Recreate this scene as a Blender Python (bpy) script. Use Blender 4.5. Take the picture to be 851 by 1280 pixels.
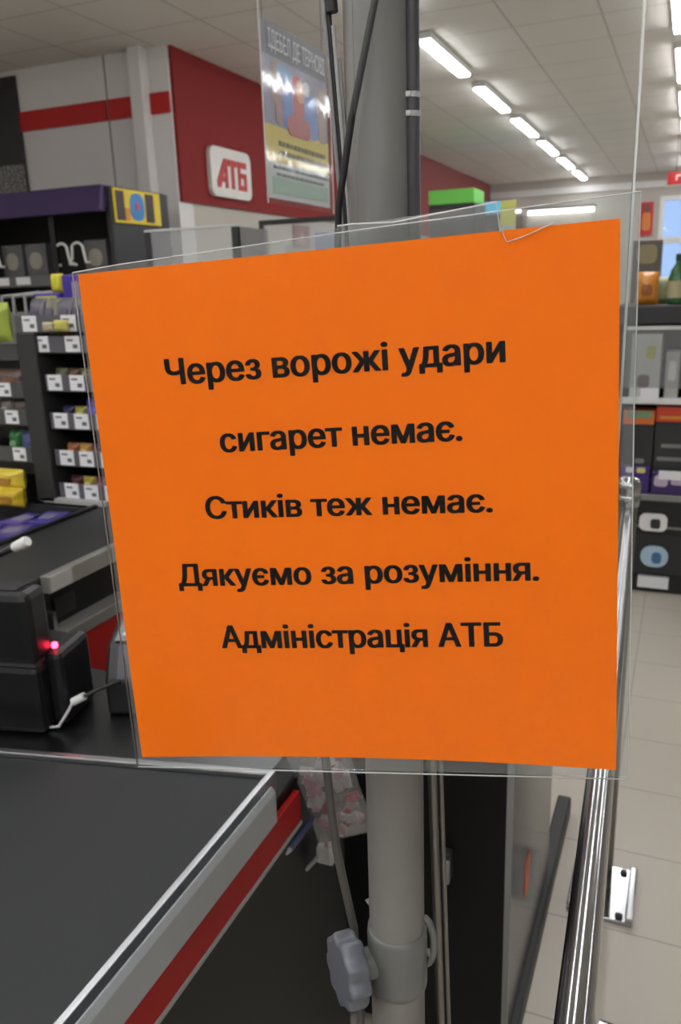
import bpy, bmesh, math, random
from mathutils import Vector, Matrix, geometry

# ------------------------------------------------------------------ clear
for o in list(bpy.data.objects):
    bpy.data.objects.remove(o, do_unlink=True)
SC = bpy.context.scene
COL = SC.collection
rnd = random.Random(7)
R = math.radians

# ------------------------------------------------------------------ camera
PITCH, ROLL, YAW = R(15.6), R(1.94), R(23.2)
head = Vector((-math.sin(YAW), math.cos(YAW), 0))
fwd = head * math.cos(PITCH) - Vector((0, 0, 1)) * math.sin(PITCH)
r_ = fwd.cross(Vector((0, 0, 1))).normalized()
u_ = r_.cross(fwd)
RX = r_ * math.cos(ROLL) - u_ * math.sin(ROLL)
UX = u_ * math.cos(ROLL) + r_ * math.sin(ROLL)
cd = bpy.data.cameras.new('camera')
cam = bpy.data.objects.new('camera', cd)
COL.objects.link(cam)
m = Matrix.Identity(4)
for i in range(3):
    m[i][0], m[i][1], m[i][2] = RX[i], UX[i], -fwd[i]
m[0][3], m[1][3], m[2][3] = 0, 0, 1.5
cam.matrix_world = m
cd.sensor_fit = 'VERTICAL'
cd.sensor_height = 36
cd.sensor_width = 24
cd.lens = 1013 / 1280 * 36
cd.clip_start = 0.02
cd.dof.use_dof = True
cd.dof.focus_distance = 0.47
cd.dof.aperture_fstop = 16
SC.camera = cam

# ------------------------------------------------------------------ world (blue daylight outside the shop window), exposure
w = bpy.data.worlds.new('daylight')
SC.world = w
w.use_nodes = True
bg = w.node_tree.nodes['Background']
bg.inputs[0].default_value = (0.40, 0.58, 0.95, 1)
bg.inputs[1].default_value = 0.75
SC.view_settings.view_transform = 'Standard'
SC.view_settings.look = 'None'
SC.view_settings.gamma = 1
SC.view_settings.use_curve_mapping = False
SC.view_settings.exposure = 0.55
LAMP = 17.0          # emission of the ceiling tubes

# ------------------------------------------------------------------ materials
MATS = {}
def s2l(c):
    return tuple(((x / 255 / 12.92) if x / 255 <= 0.04045 else ((x / 255 + 0.055) / 1.055) ** 2.4) for x in c)

def mat(name, rgb, rough=0.5, metal=0.0, var=0.08, scale=8.0, bump=0.0, spec=0.5, coat=0.0, emit=0.0):
    """rgb in sRGB 0-255; colour varied by a noise texture"""
    if name in MATS:
        return MATS[name]
    mt = bpy.data.materials.new(name)
    mt.use_nodes = True
    nt = mt.node_tree
    b = nt.nodes['Principled BSDF']
    c = s2l(rgb)
    tc = nt.nodes.new('ShaderNodeTexCoord')
    nz = nt.nodes.new('ShaderNodeTexNoise')
    nz.inputs['Scale'].default_value = scale
    nz.inputs['Detail'].default_value = 4
    nt.links.new(tc.outputs['Object'], nz.inputs['Vector'])
    mx = nt.nodes.new('ShaderNodeMix')
    mx.data_type = 'RGBA'
    mx.inputs[6].default_value = (*[x * (1 - var) for x in c], 1)
    mx.inputs[7].default_value = (*[min(1, x * (1 + var)) for x in c], 1)
    nt.links.new(nz.outputs['Fac'], mx.inputs[0])
    nt.links.new(mx.outputs[2], b.inputs['Base Color'])
    b.inputs['Roughness'].default_value = rough
    b.inputs['Metallic'].default_value = metal
    b.inputs['Specular IOR Level'].default_value = spec
    b.inputs['Coat Weight'].default_value = coat
    if bump:
        bp = nt.nodes.new('ShaderNodeBump')
        bp.inputs['Strength'].default_value = bump
        bp.inputs['Distance'].default_value = 0.004
        nt.links.new(nz.outputs['Fac'], bp.inputs['Height'])
        nt.links.new(bp.outputs[0], b.inputs['Normal'])
    if emit:
        b.inputs['Emission Color'].default_value = (*c, 1)
        b.inputs['Emission Strength'].default_value = emit
    MATS[name] = mt
    return mt

def grid_mat(name, rgb, line, sx, sy, gap, rough=0.5, var=0.06, axes='XY', offset=(0, 0), noise=3.0):
    """tiles: thin darker joints on a regular grid in metres"""
    mt = mat(name, rgb, rough, var=var, scale=noise)
    nt = mt.node_tree
    b = nt.nodes['Principled BSDF']
    tc = [n for n in nt.nodes if n.type == 'TEX_COORD'][0]
    geo = nt.nodes.new('ShaderNodeNewGeometry')
    sep = nt.nodes.new('ShaderNodeSeparateXYZ')
    nt.links.new(geo.outputs['Position'], sep.inputs[0])
    facs = []
    for ax, s, of in zip(axes, (sx, sy), offset):
        add = nt.nodes.new('ShaderNodeMath'); add.operation = 'ADD'; add.inputs[1].default_value = of + 100 * s
        nt.links.new(sep.outputs[ax], add.inputs[0])
        mo = nt.nodes.new('ShaderNodeMath'); mo.operation = 'MODULO'; mo.inputs[1].default_value = s
        nt.links.new(add.outputs[0], mo.inputs[0])
        lt = nt.nodes.new('ShaderNodeMath'); lt.operation = 'LESS_THAN'; lt.inputs[1].default_value = gap
        nt.links.new(mo.outputs[0], lt.inputs[0])
        facs.append(lt)
    mxm = nt.nodes.new('ShaderNodeMath'); mxm.operation = 'MAXIMUM'
    nt.links.new(facs[0].outputs[0], mxm.inputs[0]); nt.links.new(facs[1].outputs[0], mxm.inputs[1])
    old = b.inputs['Base Color'].links[0].from_socket
    mx = nt.nodes.new('ShaderNodeMix'); mx.data_type = 'RGBA'
    nt.links.new(mxm.outputs[0], mx.inputs[0])
    nt.links.new(old, mx.inputs[6])
    mx.inputs[7].default_value = (*s2l(line), 1)
    nt.links.new(mx.outputs[2], b.inputs['Base Color'])
    return mt

def clear_mat(name, tint=(0.97, 0.98, 0.98), gloss=0.5, rough=0.06, haze=0.0, bump=0.0, bscale=30):
    """clear plastic / glass film: see-through with a Fresnel gloss and an optional slight haze"""
    if name in MATS:
        return MATS[name]
    mt = bpy.data.materials.new(name)
    mt.use_nodes = True
    nt = mt.node_tree
    nt.nodes.clear()
    out = nt.nodes.new('ShaderNodeOutputMaterial')
    tr = nt.nodes.new('ShaderNodeBsdfTransparent'); tr.inputs[0].default_value = (*tint, 1)
    gl = nt.nodes.new('ShaderNodeBsdfGlossy'); gl.inputs['Roughness'].default_value = rough
    fr = nt.nodes.new('ShaderNodeFresnel'); fr.inputs[0].default_value = 1.45
    mu = nt.nodes.new('ShaderNodeMath'); mu.operation = 'MULTIPLY'; mu.inputs[1].default_value = gloss
    nt.links.new(fr.outputs[0], mu.inputs[0])
    if bump:
        nz = nt.nodes.new('ShaderNodeTexNoise'); nz.inputs['Scale'].default_value = bscale
        bp = nt.nodes.new('ShaderNodeBump'); bp.inputs['Strength'].default_value = bump
        bp.inputs['Distance'].default_value = 0.01
        nt.links.new(nz.outputs['Fac'], bp.inputs['Height'])
        nt.links.new(bp.outputs[0], gl.inputs['Normal']); nt.links.new(bp.outputs[0], fr.inputs['Normal'])
    ms = nt.nodes.new('ShaderNodeMixShader')
    nt.links.new(mu.outputs[0], ms.inputs[0])
    base = tr
    if haze:
        df = nt.nodes.new('ShaderNodeBsdfDiffuse'); df.inputs[0].default_value = (.75, .76, .76, 1)
        mh = nt.nodes.new('ShaderNodeMixShader'); mh.inputs[0].default_value = haze
        nt.links.new(tr.outputs[0], mh.inputs[1]); nt.links.new(df.outputs[0], mh.inputs[2])
        base = mh
    nt.links.new(base.outputs[0], ms.inputs[1]); nt.links.new(gl.outputs[0], ms.inputs[2])
    nt.links.new(ms.outputs[0], out.inputs[0])
    MATS[name] = mt
    return mt

def emit_mat(name, rgb, strength):
    if name in MATS:
        return MATS[name]
    mt = bpy.data.materials.new(name)
    mt.use_nodes = True
    nt = mt.node_tree
    b = nt.nodes['Principled BSDF']
    b.inputs['Base Color'].default_value = (*s2l(rgb), 1)
    b.inputs['Emission Color'].default_value = (*s2l(rgb), 1)
    b.inputs['Emission Strength'].default_value = strength
    MATS[name] = mt
    return mt

M_BLACK = mat('black_plastic', (22, 22, 23), 0.42)
M_BLACKG = mat('black_laminate', (9, 9, 10), 0.5, spec=0.3)
M_DARK = mat('dark_grey_steel', (40, 40, 42), 0.45)
M_GREY = mat('grey_enamel', (128, 128, 126), 0.45)
M_CHROME = mat('chrome', (176, 177, 179), 0.14, 1.0, var=0.03)
M_ALU = mat('brushed_aluminium', (176, 178, 180), 0.32, 1.0, var=0.05, scale=40)
M_WHITE = mat('white_plastic', (222, 222, 220), 0.4)
M_TAG = mat('price_tag_paper', (226, 227, 230), 0.55, var=0.03)
M_INK = mat('black_ink', (12, 8, 9), 0.7, var=0.02, spec=0.15)
M_RED = mat('red_laminate', (150, 10, 8), 0.55, spec=0.25)
M_PURPLE = mat('purple_plastic', (58, 42, 118), 0.4)
M_YELLOW = mat('yellow_print', (226, 200, 40), 0.45)
M_CLEAR = clear_mat('clear_film', gloss=0.55, haze=0.05, bump=0.15, bscale=14)
M_PLEXI = clear_mat('clear_acrylic', gloss=0.35, rough=0.03, haze=0.012)
M_TRAY = clear_mat('clear_tray_plastic', gloss=0.9, rough=0.1, haze=0.22)
M_EDGE = mat('acrylic_edge', (205, 208, 205), 0.25, var=0.1, scale=60)

# ------------------------------------------------------------------ mesh helper
class MB:
    def __init__(s):
        s.bm = bmesh.new()
    def box(s, x0, y0, z0, x1, y1, z1, bev=0.0, mtx=None, seg=2):
        t = bmesh.new()
        bmesh.ops.create_cube(t, size=1)
        for v in t.verts:
            v.co = Vector(((x0 + x1) / 2 + v.co.x * (x1 - x0), (y0 + y1) / 2 + v.co.y * (y1 - y0), (z0 + z1) / 2 + v.co.z * (z1 - z0)))
        if bev:
            bmesh.ops.bevel(t, geom=t.edges[:], offset=bev, segments=seg, profile=0.5, affect='EDGES')
        s._merge(t, mtx)
        return s
    def prism(s, pts, d0, d1, axis='Y', bev=0.0, mtx=None):
        """polygon pts (2-D) extruded along an axis: 'Y' takes (x,z), 'X' takes (y,z), 'Z' takes (x,y)"""
        t = bmesh.new()
        def mk(p, d):
            if axis == 'Y': return (p[0], d, p[1])
            if axis == 'X': return (d, p[0], p[1])
            return (p[0], p[1], d)
        a = [t.verts.new(mk(p, d0)) for p in pts]
        b = [t.verts.new(mk(p, d1)) for p in pts]
        t.faces.new(a); t.faces.new(b)
        n = len(pts)
        for i in range(n):
            t.faces.new((a[i], a[(i + 1) % n], b[(i + 1) % n], b[i]))
        bmesh.ops.recalc_face_normals(t, faces=t.faces[:])
        if bev:
            bmesh.ops.bevel(t, geom=t.edges[:], offset=bev, segments=2, profile=0.5, affect='EDGES')
        s._merge(t, mtx)
        return s
    def tube(s, path, rad, seg=12, cap=True, mtx=None):
        path = [Vector(p) for p in path]
        rr = rad if isinstance(rad, (list, tuple)) else [rad] * len(path)
        t = bmesh.new()
        rings = []
        prev = None
        for i, p in enumerate(path):
            a = path[max(0, i - 1)]; b = path[min(len(path) - 1, i + 1)]
            d = (b - a).normalized()
            if prev is None:
                up = Vector((0, 0, 1)) if abs(d.z) < 0.9 else Vector((1, 0, 0))
                n = d.cross(up).normalized()
            else:
                n = (prev - d * prev.dot(d)).normalized()
            prev = n
            bn = d.cross(n)
            rings.append([t.verts.new(p + (n * math.cos(2 * math.pi * k / seg) + bn * math.sin(2 * math.pi * k / seg)) * rr[i]) for k in range(seg)])
        for i in range(len(rings) - 1):
            for k in range(seg):
                t.faces.new((rings[i][k], rings[i][(k + 1) % seg], rings[i + 1][(k + 1) % seg], rings[i + 1][k]))
        if cap:
            t.faces.new(rings[0]); t.faces.new(rings[-1])
        bmesh.ops.recalc_face_normals(t, faces=t.faces[:])
        for f in t.faces: f.smooth = len(f.verts) == 4
        s._merge(t, mtx)
        return s
    def lathe(s, prof, seg=20, at=(0, 0, 0), mtx=None):
        t = bmesh.new()
        rings = [[t.verts.new((at[0] + r * math.cos(2 * math.pi * k / seg), at[1] + r * math.sin(2 * math.pi * k / seg), at[2] + z)) for k in range(seg)] for r, z in prof]
        for i in range(len(rings) - 1):
            for k in range(seg):
                f = t.faces.new((rings[i][k], rings[i][(k + 1) % seg], rings[i + 1][(k + 1) % seg], rings[i + 1][k])); f.smooth = True
        t.faces.new(rings[0]); t.faces.new(rings[-1])
        bmesh.ops.recalc_face_normals(t, faces=t.faces[:])
        s._merge(t, mtx)
        return s
    def _merge(s, t, mtx=None):
        if mtx is not None:
            t.transform(mtx)
        me = bpy.data.meshes.new('tmp')
        t.to_mesh(me); t.free()
        s.bm.from_mesh(me)
        bpy.data.meshes.remove(me)
    def build(s, name, mt, parent=None, local=False, kind=None, label=None):
        """world coordinates in; a child is stored relative to its (unrotated) parent, a top-level mesh to its own base"""
        if parent is not None:
            if not local:
                wl = Vector((0, 0, 0)); q = parent
                while q: wl += q.location; q = q.parent
                bmesh.ops.translate(s.bm, verts=s.bm.verts[:], vec=-wl)
            loc = Vector((0, 0, 0))
        else:
            xs = [v.co.x for v in s.bm.verts]; ys = [v.co.y for v in s.bm.verts]; zs = [v.co.z for v in s.bm.verts]
            loc = Vector(((min(xs) + max(xs)) / 2, (min(ys) + max(ys)) / 2, min(zs)))
            bmesh.ops.translate(s.bm, verts=s.bm.verts[:], vec=-loc)
        for e_ in s.bm.edges:
            if len(e_.link_faces) == 2 and e_.calc_face_angle(0) > 0.9:
                e_.smooth = False
        me = bpy.data.meshes.new(name)
        s.bm.to_mesh(me); s.bm.free()
        me.materials.append(mt)
        o = bpy.data.objects.new(name, me)
        COL.objects.link(o)
        o.location = loc
        o.parent = parent
        if kind: o['kind'] = kind
        if label: o['label'] = label
        return o

def tag(o, label, cat, group=None):
    o['label'] = label; o['category'] = cat
    if group: o['group'] = group
    return o
def thing(name, label, cat, loc=(0, 0, 0), group=None):
    o = bpy.data.objects.new(name, None)
    COL.objects.link(o)
    o.location = loc
    o.empty_display_size = 0.1
    return tag(o, label, cat, group)
def copy_tree(o, parent=None):
    c = o.copy(); COL.objects.link(c); c.parent = parent
    for ch in list(o.children):
        copy_tree(ch, c)
    return c

def text_bm(body, width=None, height=None, depth=0.0004, bold=0.0, spacing=1.0, rows=170):
    """glyph outlines turned into a thin mesh, in x (right) / z (up), front towards -y; left bottom of the baseline at 0"""
    cu = bpy.data.curves.new('glyphs', 'FONT')
    cu.body = body
    cu.size = 1
    cu.space_character = spacing
    ob = bpy.data.objects.new('glyphs', cu)
    COL.objects.link(ob)
    dg = bpy.context.evaluated_depsgraph_get()
    oc = ob.evaluated_get(dg).to_curve(dg)
    loops = []
    for sp_ in oc.splines:
        pts = []
        if sp_.type == 'BEZIER':
            bp_ = sp_.bezier_points
            for k in range(len(bp_)):
                p, q_ = bp_[k], bp_[(k + 1) % len(bp_)]
                straight = p.handle_right_type == 'VECTOR' and q_.handle_left_type == 'VECTOR'
                if not straight:
                    straight = ((p.co - p.handle_right).length < 1e-6 and (q_.co - q_.handle_left).length < 1e-6)
                pts.append(p.co.to_2d())
                if not straight:
                    pts += [geometry.interpolate_bezier(p.co, p.handle_right, q_.handle_left, q_.co, 6)[m_].to_2d() for m_ in range(1, 5)]
        else:
            pts = [v.co.to_2d() for v in sp_.points]
        if len(pts) > 2:
            loops.append(pts)
    ob.evaluated_get(dg).to_curve_clear()
    bpy.data.objects.remove(ob, do_unlink=True)
    bpy.data.curves.remove(cu)
    # non-zero winding fill in thin rows (contours of one glyph may overlap), thickened by `bold` all round
    STEP = 1 / rows
    segs = []
    for p in loops:
        for k in range(len(p)):
            a_, b_ = p[k - 1], p[k]
            if a_.y != b_.y:
                segs.append((a_, b_))
    ymin = min(v.y for p in loops for v in p); ymax = max(v.y for p in loops for v in p)
    i0, i1 = int(math.floor(ymin / STEP)) - 1, int(math.ceil(ymax / STEP)) + 1
    base = {}
    for i in range(i0, i1):
        y = (i + 0.5) * STEP + 1e-5
        hits = []
        for a_, b_ in segs:
            if (a_.y > y) != (b_.y > y):
                hits.append((a_.x + (b_.x - a_.x) * (y - a_.y) / (b_.y - a_.y), 1 if b_.y > a_.y else -1))
        hits.sort()
        wn, st, iv = 0, 0, []
        for x, d in hits:
            if wn == 0: st = x
            wn += d
            if wn == 0 and x > st: iv.append((st, x))
        base[i] = iv
    nb = int(bold * 0.45 / STEP)                        # strokes grow less in height than in width
    b = bmesh.new()
    for i in range(i0 - nb, i1 + nb):
        iv = []
        for k in range(-nb, nb + 1):
            g_ = bold * math.sqrt(max(0, 1 - (k / (nb + 0.5)) ** 2)) if nb else bold
            iv += [(p - g_, q_ + g_) for p, q_ in base.get(i + k, [])]
        iv.sort()
        out = []
        for p, q_ in iv:
            if out and p <= out[-1][1]: out[-1][1] = max(out[-1][1], q_)
            else: out.append([p, q_])
        y0_, y1_ = i * STEP, (i + 1) * STEP
        for p, q_ in out:
            n_ = max(1, int((q_ - p) / 0.2))
            for m_ in range(n_):
                xa, xb = p + (q_ - p) * m_ / n_, p + (q_ - p) * (m_ + 1) / n_
                b.faces.new([b.verts.new((xa, y0_, 0)), b.verts.new((xb, y0_, 0)), b.verts.new((xb, y1_, 0)), b.verts.new((xa, y1_, 0))])
    bmesh.ops.remove_doubles(b, verts=b.verts[:], dist=1e-6)
    x0 = min(v.co.x for v in b.verts); x1 = max(v.co.x for v in b.verts)
    sx = width / (x1 - x0) if width else 1
    sy = height / 0.727 if height else sx          # cap height of the built-in face
    for v in b.verts:
        x, y, z = v.co
        v.co = Vector(((x - x0) * sx, -depth, y * sy))
    mb = MB(); mb.bm.free(); mb.bm = b
    return mb

# ================================================================== THE SETTING
M_FLOOR = grid_mat('floor_tiles', (194, 187, 174), (156, 148, 136), 0.6, 0.3, 0.004, rough=0.3, var=0.05, offset=(0.1, 0.1))
M_CEIL = grid_mat('ceiling_tiles', (214, 211, 204), (172, 168, 162), 0.6, 0.6, 0.012, rough=0.9, var=0.04, offset=(0.1, 0.25))
M_WALL = mat('white_paint', (222, 220, 218), 0.8, var=0.03, scale=2)
M_BEIGE = mat('beige_paint', (188, 183, 174), 0.8, var=0.03, scale=2)
M_REDWALL = mat('red_wall_paint', (132, 18, 15), 0.75, var=0.06, scale=1.5)
M_REDBAND = mat('red_band_paint', (188, 24, 22), 0.5, var=0.04)

CEIL = 3.2
MB().box(-9, -5, -0.1, 7, 16.4, 0).build('floor', M_FLOOR, kind='structure')
MB().box(-9, -5, CEIL, 7, 16.4, CEIL + 0.1).build('ceiling', M_CEIL, kind='structure')
MB().box(-9, 5.52, 0, -3.6, 5.72, CEIL).build('wall_left', M_WALL, kind='structure')
MB().box(-3.8, 5.72, 0, -3.6, 15.9, CEIL).build('wall_aisle', M_BEIGE, kind='structure')
MB().box(-3.6, 5.54, 2.15, -3.575, 15.9, CEIL).build('trim_1', M_REDWALL, kind='structure')         # red fascia on the aisle wall
mb = MB(); mb.box(-5.0, 5.5, 2.757, -4.165, 5.52, 2.897); mb.box(-4.145, 5.5, 2.757, -3.6, 5.52, 2.897)
mb.build('trim_2', M_REDBAND, kind='structure')                                                       # red band on the white wall
MB().box(-3.88, 5.42, 0, -3.765, 5.52, CEIL, bev=0.01).build('trim_3', M_WALL, kind='structure')      # boxed pipe
MB().tube([(-3.90, 5.49, 0), (-3.90, 5.49, CEIL)], 0.012, 8).build('trim_4', M_DARK, kind='structure')
MB().box(-4.157, 5.512, 0, -4.151, 5.522, CEIL).build('trim_5', M_GREY, kind='structure')
# far wall with the shop window
mb = MB()
mb.box(-3.8, 15.9, 0, -0.62, 16.1, CEIL); mb.box(2.2, 15.9, 0, 7, 16.1, CEIL)
mb.box(-0.62, 15.9, 0, 2.2, 16.1, 0.8); mb.box(-0.62, 15.9, 2.80, 2.2, 16.1, CEIL)
mb.build('wall_far', M_BEIGE, kind='structure')
wf = MB()
wf.box(-0.62, 15.86, 0.8, -0.55, 16.0, 2.8); wf.box(2.13, 15.86, 0.8, 2.2, 16.0, 2.8)
wf.box(-0.55, 15.86, 2.02, 2.13, 16.0, 2.12); wf.box(-0.55, 15.86, 0.8, 2.13, 16.0, 0.87); wf.box(-0.55, 15.86, 2.73, 2.13, 16.0, 2.8)
wf.box(0.75, 15.86, 0.87, 0.82, 16.0, 2.73)
win = wf.build('window_1', M_WHITE, kind='structure')
MB().box(-0.55, 15.95, 0.87, 2.13, 15.96, 2.73).build('window_pane', M_PLEXI, win)
MB().box(-9, -5.2, 0, 7, -5, CEIL).build('wall_back', M_BEIGE, kind='structure')
MB().box(7, -5, 0, 7.2, 16.1, CEIL).build('wall_right', M_BEIGE, kind='structure')
MB().box(-9.2, -5, 0, -9, 5.72, CEIL).build('wall_far_left', M_BEIGE, kind='structure')
MB().box(-3.57, 15.86, 2.95, 7, 15.9, 3.06).build('trim_6', M_WHITE, kind='structure')

# ------------------------------------------------------------------ ceiling lights
M_TUBE = emit_mat('lamp_diffuser', (252, 252, 255), LAMP)
def lamp_proto(label, group):
    t = thing('ceiling_light', label, 'ceiling light', (0, 0, CEIL), group)
    MB().box(-0.055, -0.59, -0.045, 0.055, 0.59, 0.0, bev=0.006).build('housing', M_WHITE, t, local=True)
    MB().box(-0.045, -0.575, -0.062, 0.045, 0.575, -0.045, bev=0.004).build('diffuser', M_TUBE, t, local=True)
    return t
p0 = lamp_proto('', '')
first = True
ORD = ['nearest', 'second nearest', 'third nearest', 'fourth nearest', 'second farthest', 'farthest']
for x, y0, key in ((-1.88, 6.74, 'mid'), (-0.205, 6.3, 'right'), (1.35, 6.5, 'r2'), (3.2, 6.5, 'r3'), (-5.2, 2.6, 'left'), (-3.6, 2.4, 'left'), (-6.8, 3.4, 'left'), (-1.1, -0.6, 'fill_1'), (0.55, -0.6, 'fill_2'), (2.2, -0.6, 'fill_3')):  # short unseen rows (behind, left) added to brighten the notice and white wall
    ks = {'mid': range(-6, 6), 'right': range(-6, 6), 'r2': range(-6, 6), 'r3': range(-6, 6), 'left': range(-3, 0), 'fill_1': range(-2, 1), 'fill_2': range(-2, 1), 'fill_3': range(-2, 1)}[key]
    for k in ks:
        if x > 1 and -1.5 < y0 + 1.67 * k < 4:      # no lamps over the aisle beside the notice
            continue
        o = p0 if first else copy_tree(p0)
        first = False
        o.location = (x, y0 + 1.67 * k, CEIL)
        if key == 'mid' and k >= 0:
            tag(o, 'white ceiling tube light, %s in the slanting row right of the pole' % ORD[k], 'ceiling light', 'row of ceiling lights right of the pole')
        elif key == 'right' and k >= -1:
            tag(o, 'white ceiling tube light cut by the right edge of the photo', 'ceiling light', 'ceiling lights at the right edge')
        else:
            tag(o, 'white tube light on the ceiling outside the view', 'ceiling light', 'ceiling lights outside the view')  # covers the continued rows and the added fill rows alike

# ------------------------------------------------------------------ wall things, left
lg = thing('logo_sign', 'white rounded sign board with red capital letters on the red wall', 'sign', (-3.575, 6.24, 2.21))
def rrect(cx, cy, w_, h_, r, n=5):
    pts = []
    for sx, sy, a0 in ((1, 1, 0), (-1, 1, 90), (-1, -1, 180), (1, -1, 270)):
        for i in range(n + 1):
            a = R(a0 + 90 * i / n)
            pts.append((cx + sx * (w_ / 2 - r) + r * math.cos(a), cy + sy * (h_ / 2 - r) + r * math.sin(a)))
    return pts
MB().prism(rrect(6.24, 2.405, 0.65, 0.375, 0.07), -3.575, -3.535, 'X', bev=0.006).build('board', mat('sign_white', (214, 212, 206), 0.35), lg)
# letters: slanted A, T, B (Cyrillic) cut from thick strokes
mb = MB()
ya, zb, zt = 6.0, 2.29, 2.51
mb.prism([(ya, zb), (ya, zb + 0.05), (ya + 0.115, zt), (ya + 0.165, zt), (ya + 0.165, zb), (ya + 0.125, zb), (ya + 0.125, zb + 0.14), (ya + 0.045, zb)], -3.535, -3.529, 'X')
mb.prism([(ya + 0.07, zb + 0.045), (ya + 0.13, zb + 0.045), (ya + 0.13, zb + 0.085), (ya + 0.09, zb + 0.085)], -3.535, -3.5289, 'X')
mb.box(-3.535, ya + 0.18, zt - 0.05, -3.529, ya + 0.315, zt); mb.box(-3.535, ya + 0.225, zb, -3.529, ya + 0.27, zt - 0.05)
yb = ya + 0.335
mb.box(-3.535, yb, zb, -3.529, yb + 0.04, zt); mb.box(-3.535, yb + 0.04, zt - 0.045, -3.529, yb + 0.14, zt)
mb.box(-3.535, yb + 0.04, zb, -3.529, yb + 0.14, zb + 0.04); mb.box(-3.535, yb + 0.04, zb + 0.095, -3.529, yb + 0.14, zb + 0.135)
mb.box(-3.535, yb + 0.1, zb + 0.04, -3.529, yb + 0.14, zb + 0.095)
mb.build('letters', M_REDBAND, lg, label='red capital letters')

bp = thing('wall_poster', 'large black poster with a speckled lower part on the white wall at far left', 'poster', (-5.6, 5.52, 1.9))
MB().box(-6.2, 5.49, 1.9, -5.0, 5.52, 3.16, bev=0.004).build('board', mat('poster_black', (48, 47, 48), 0.3), bp)
sp = bpy.data.materials.new('speckle'); sp.use_nodes = True
nt = sp.node_tree; nz = nt.nodes.new('ShaderNodeTexNoise'); nz.inputs['Scale'].default_value = 60
cr = nt.nodes.new('ShaderNodeValToRGB'); cr.color_ramp.elements[0].position = 0.42; cr.color_ramp.elements[1].position = 0.58
cr.color_ramp.elements[0].color = (0.03, 0.03, 0.03, 1); cr.color_ramp.elements[1].color = (0.35, 0.34, 0.34, 1)
nt.links.new(nz.outputs['Fac'], cr.inputs[0]); nt.links.new(cr.outputs[0], nt.nodes['Principled BSDF'].inputs['Base Color'])
MB().box(-6.19, 5.486, 1.91, -5.005, 5.49, 2.52).build('speckled_print', sp, bp, label='grey speckled lower print')

# ------------------------------------------------------------------ purple topped cabinet by the wall
cb = thing('display_cabinet', 'tall dark display cabinet with a purple canopy by the white wall', 'cabinet', (-4.1, 4.8, 0))
X0, X1, Y0, Y1 = -5.3, -3.425, 4.456, 5.116
MB().box(X1 - 0.04, Y0 + 0.02, 0, X1, Y1, 2.15, bev=0.006).build('side_panel', M_DARK, cb)
MB().box(X0, Y0 + 0.02, 0, X0 + 0.04, Y1, 2.15, bev=0.006).build('side_panel', M_DARK, cb)
MB().box(X0 + 0.04, Y1 - 0.03, 0, X1 - 0.04, Y1, 2.15).build('back_panel', M_BLACK, cb)
MB().prism([(Y0 - 0.06, 2.0), (Y0 - 0.02, 2.16), (Y1, 2.16), (Y1, 2.13), (Y0 + 0.04, 2.12), (Y0, 2.0)], X0 - 0.01, X1 - 0.03, 'X', bev=0.006).build('canopy', mat('purple_canopy', (58, 36, 86), 0.45), cb, label='purple front canopy')
for z in (0.3, 0.7, 1.1, 1.58):
    MB().box(X0 + 0.04, Y0 + 0.05, z, X1 - 0.04, Y1 - 0.03, z + 0.025).build('shelf', M_DARK, cb)
    MB().box(X0 + 0.04, Y0 + 0.02, z - 0.02, X1 - 0.04, Y0 + 0.05, z + 0.05, bev=0.004).build('price_rail', mat('grey_rail', (98, 99, 102), 0.4), cb)
for x in (-4.44, -3.9):
    f = MB()
    f.box(x - 0.02, Y0, 1.64, x + 0.02, Y0 + 0.03, 2.0); f.build('door_stile', M_BLACK, cb)
for x in (-4.39, -4.2):
    MB().box(x - 0.07, Y0 + 0.012, 1.575, x + 0.05, Y0 + 0.02, 1.625).build('price_tag', M_TAG, cb)
sg = MB().box(X1, 4.50, 1.935, X1 + 0.012, 5.0, 2.145, bev=0.003).build('picture_panel', M_YELLOW, cb, label='yellow framed picture panel')
for a_, b_ in ((4.515, 4.60), (4.83, 4.92)):
    MB().box(X1 + 0.012, a_, 1.95, X1 + 0.015, b_, 2.13).build('dark_print', mat('print_brown', (52, 34, 30), 0.4), sg)
MB().prism(rrect(4.735, 2.04, 0.15, 0.17, 0.06), X1 + 0.012, X1 + 0.016, 'X').build('blue_print', mat('print_blue', (52, 128, 196), 0.4), sg)
MB().prism(rrect(4.735, 2.045, 0.035, 0.045, 0.015), X1 + 0.016, X1 + 0.018, 'X').build('red_print', mat('print_red', (196, 60, 60), 0.4), sg)
MB().box(X1 + 0.012, 4.605, 1.95, X1 + 0.014, 4.655, 2.03).build('orange_print', mat('print_orange', (206, 140, 40), 0.4), sg)
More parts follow.
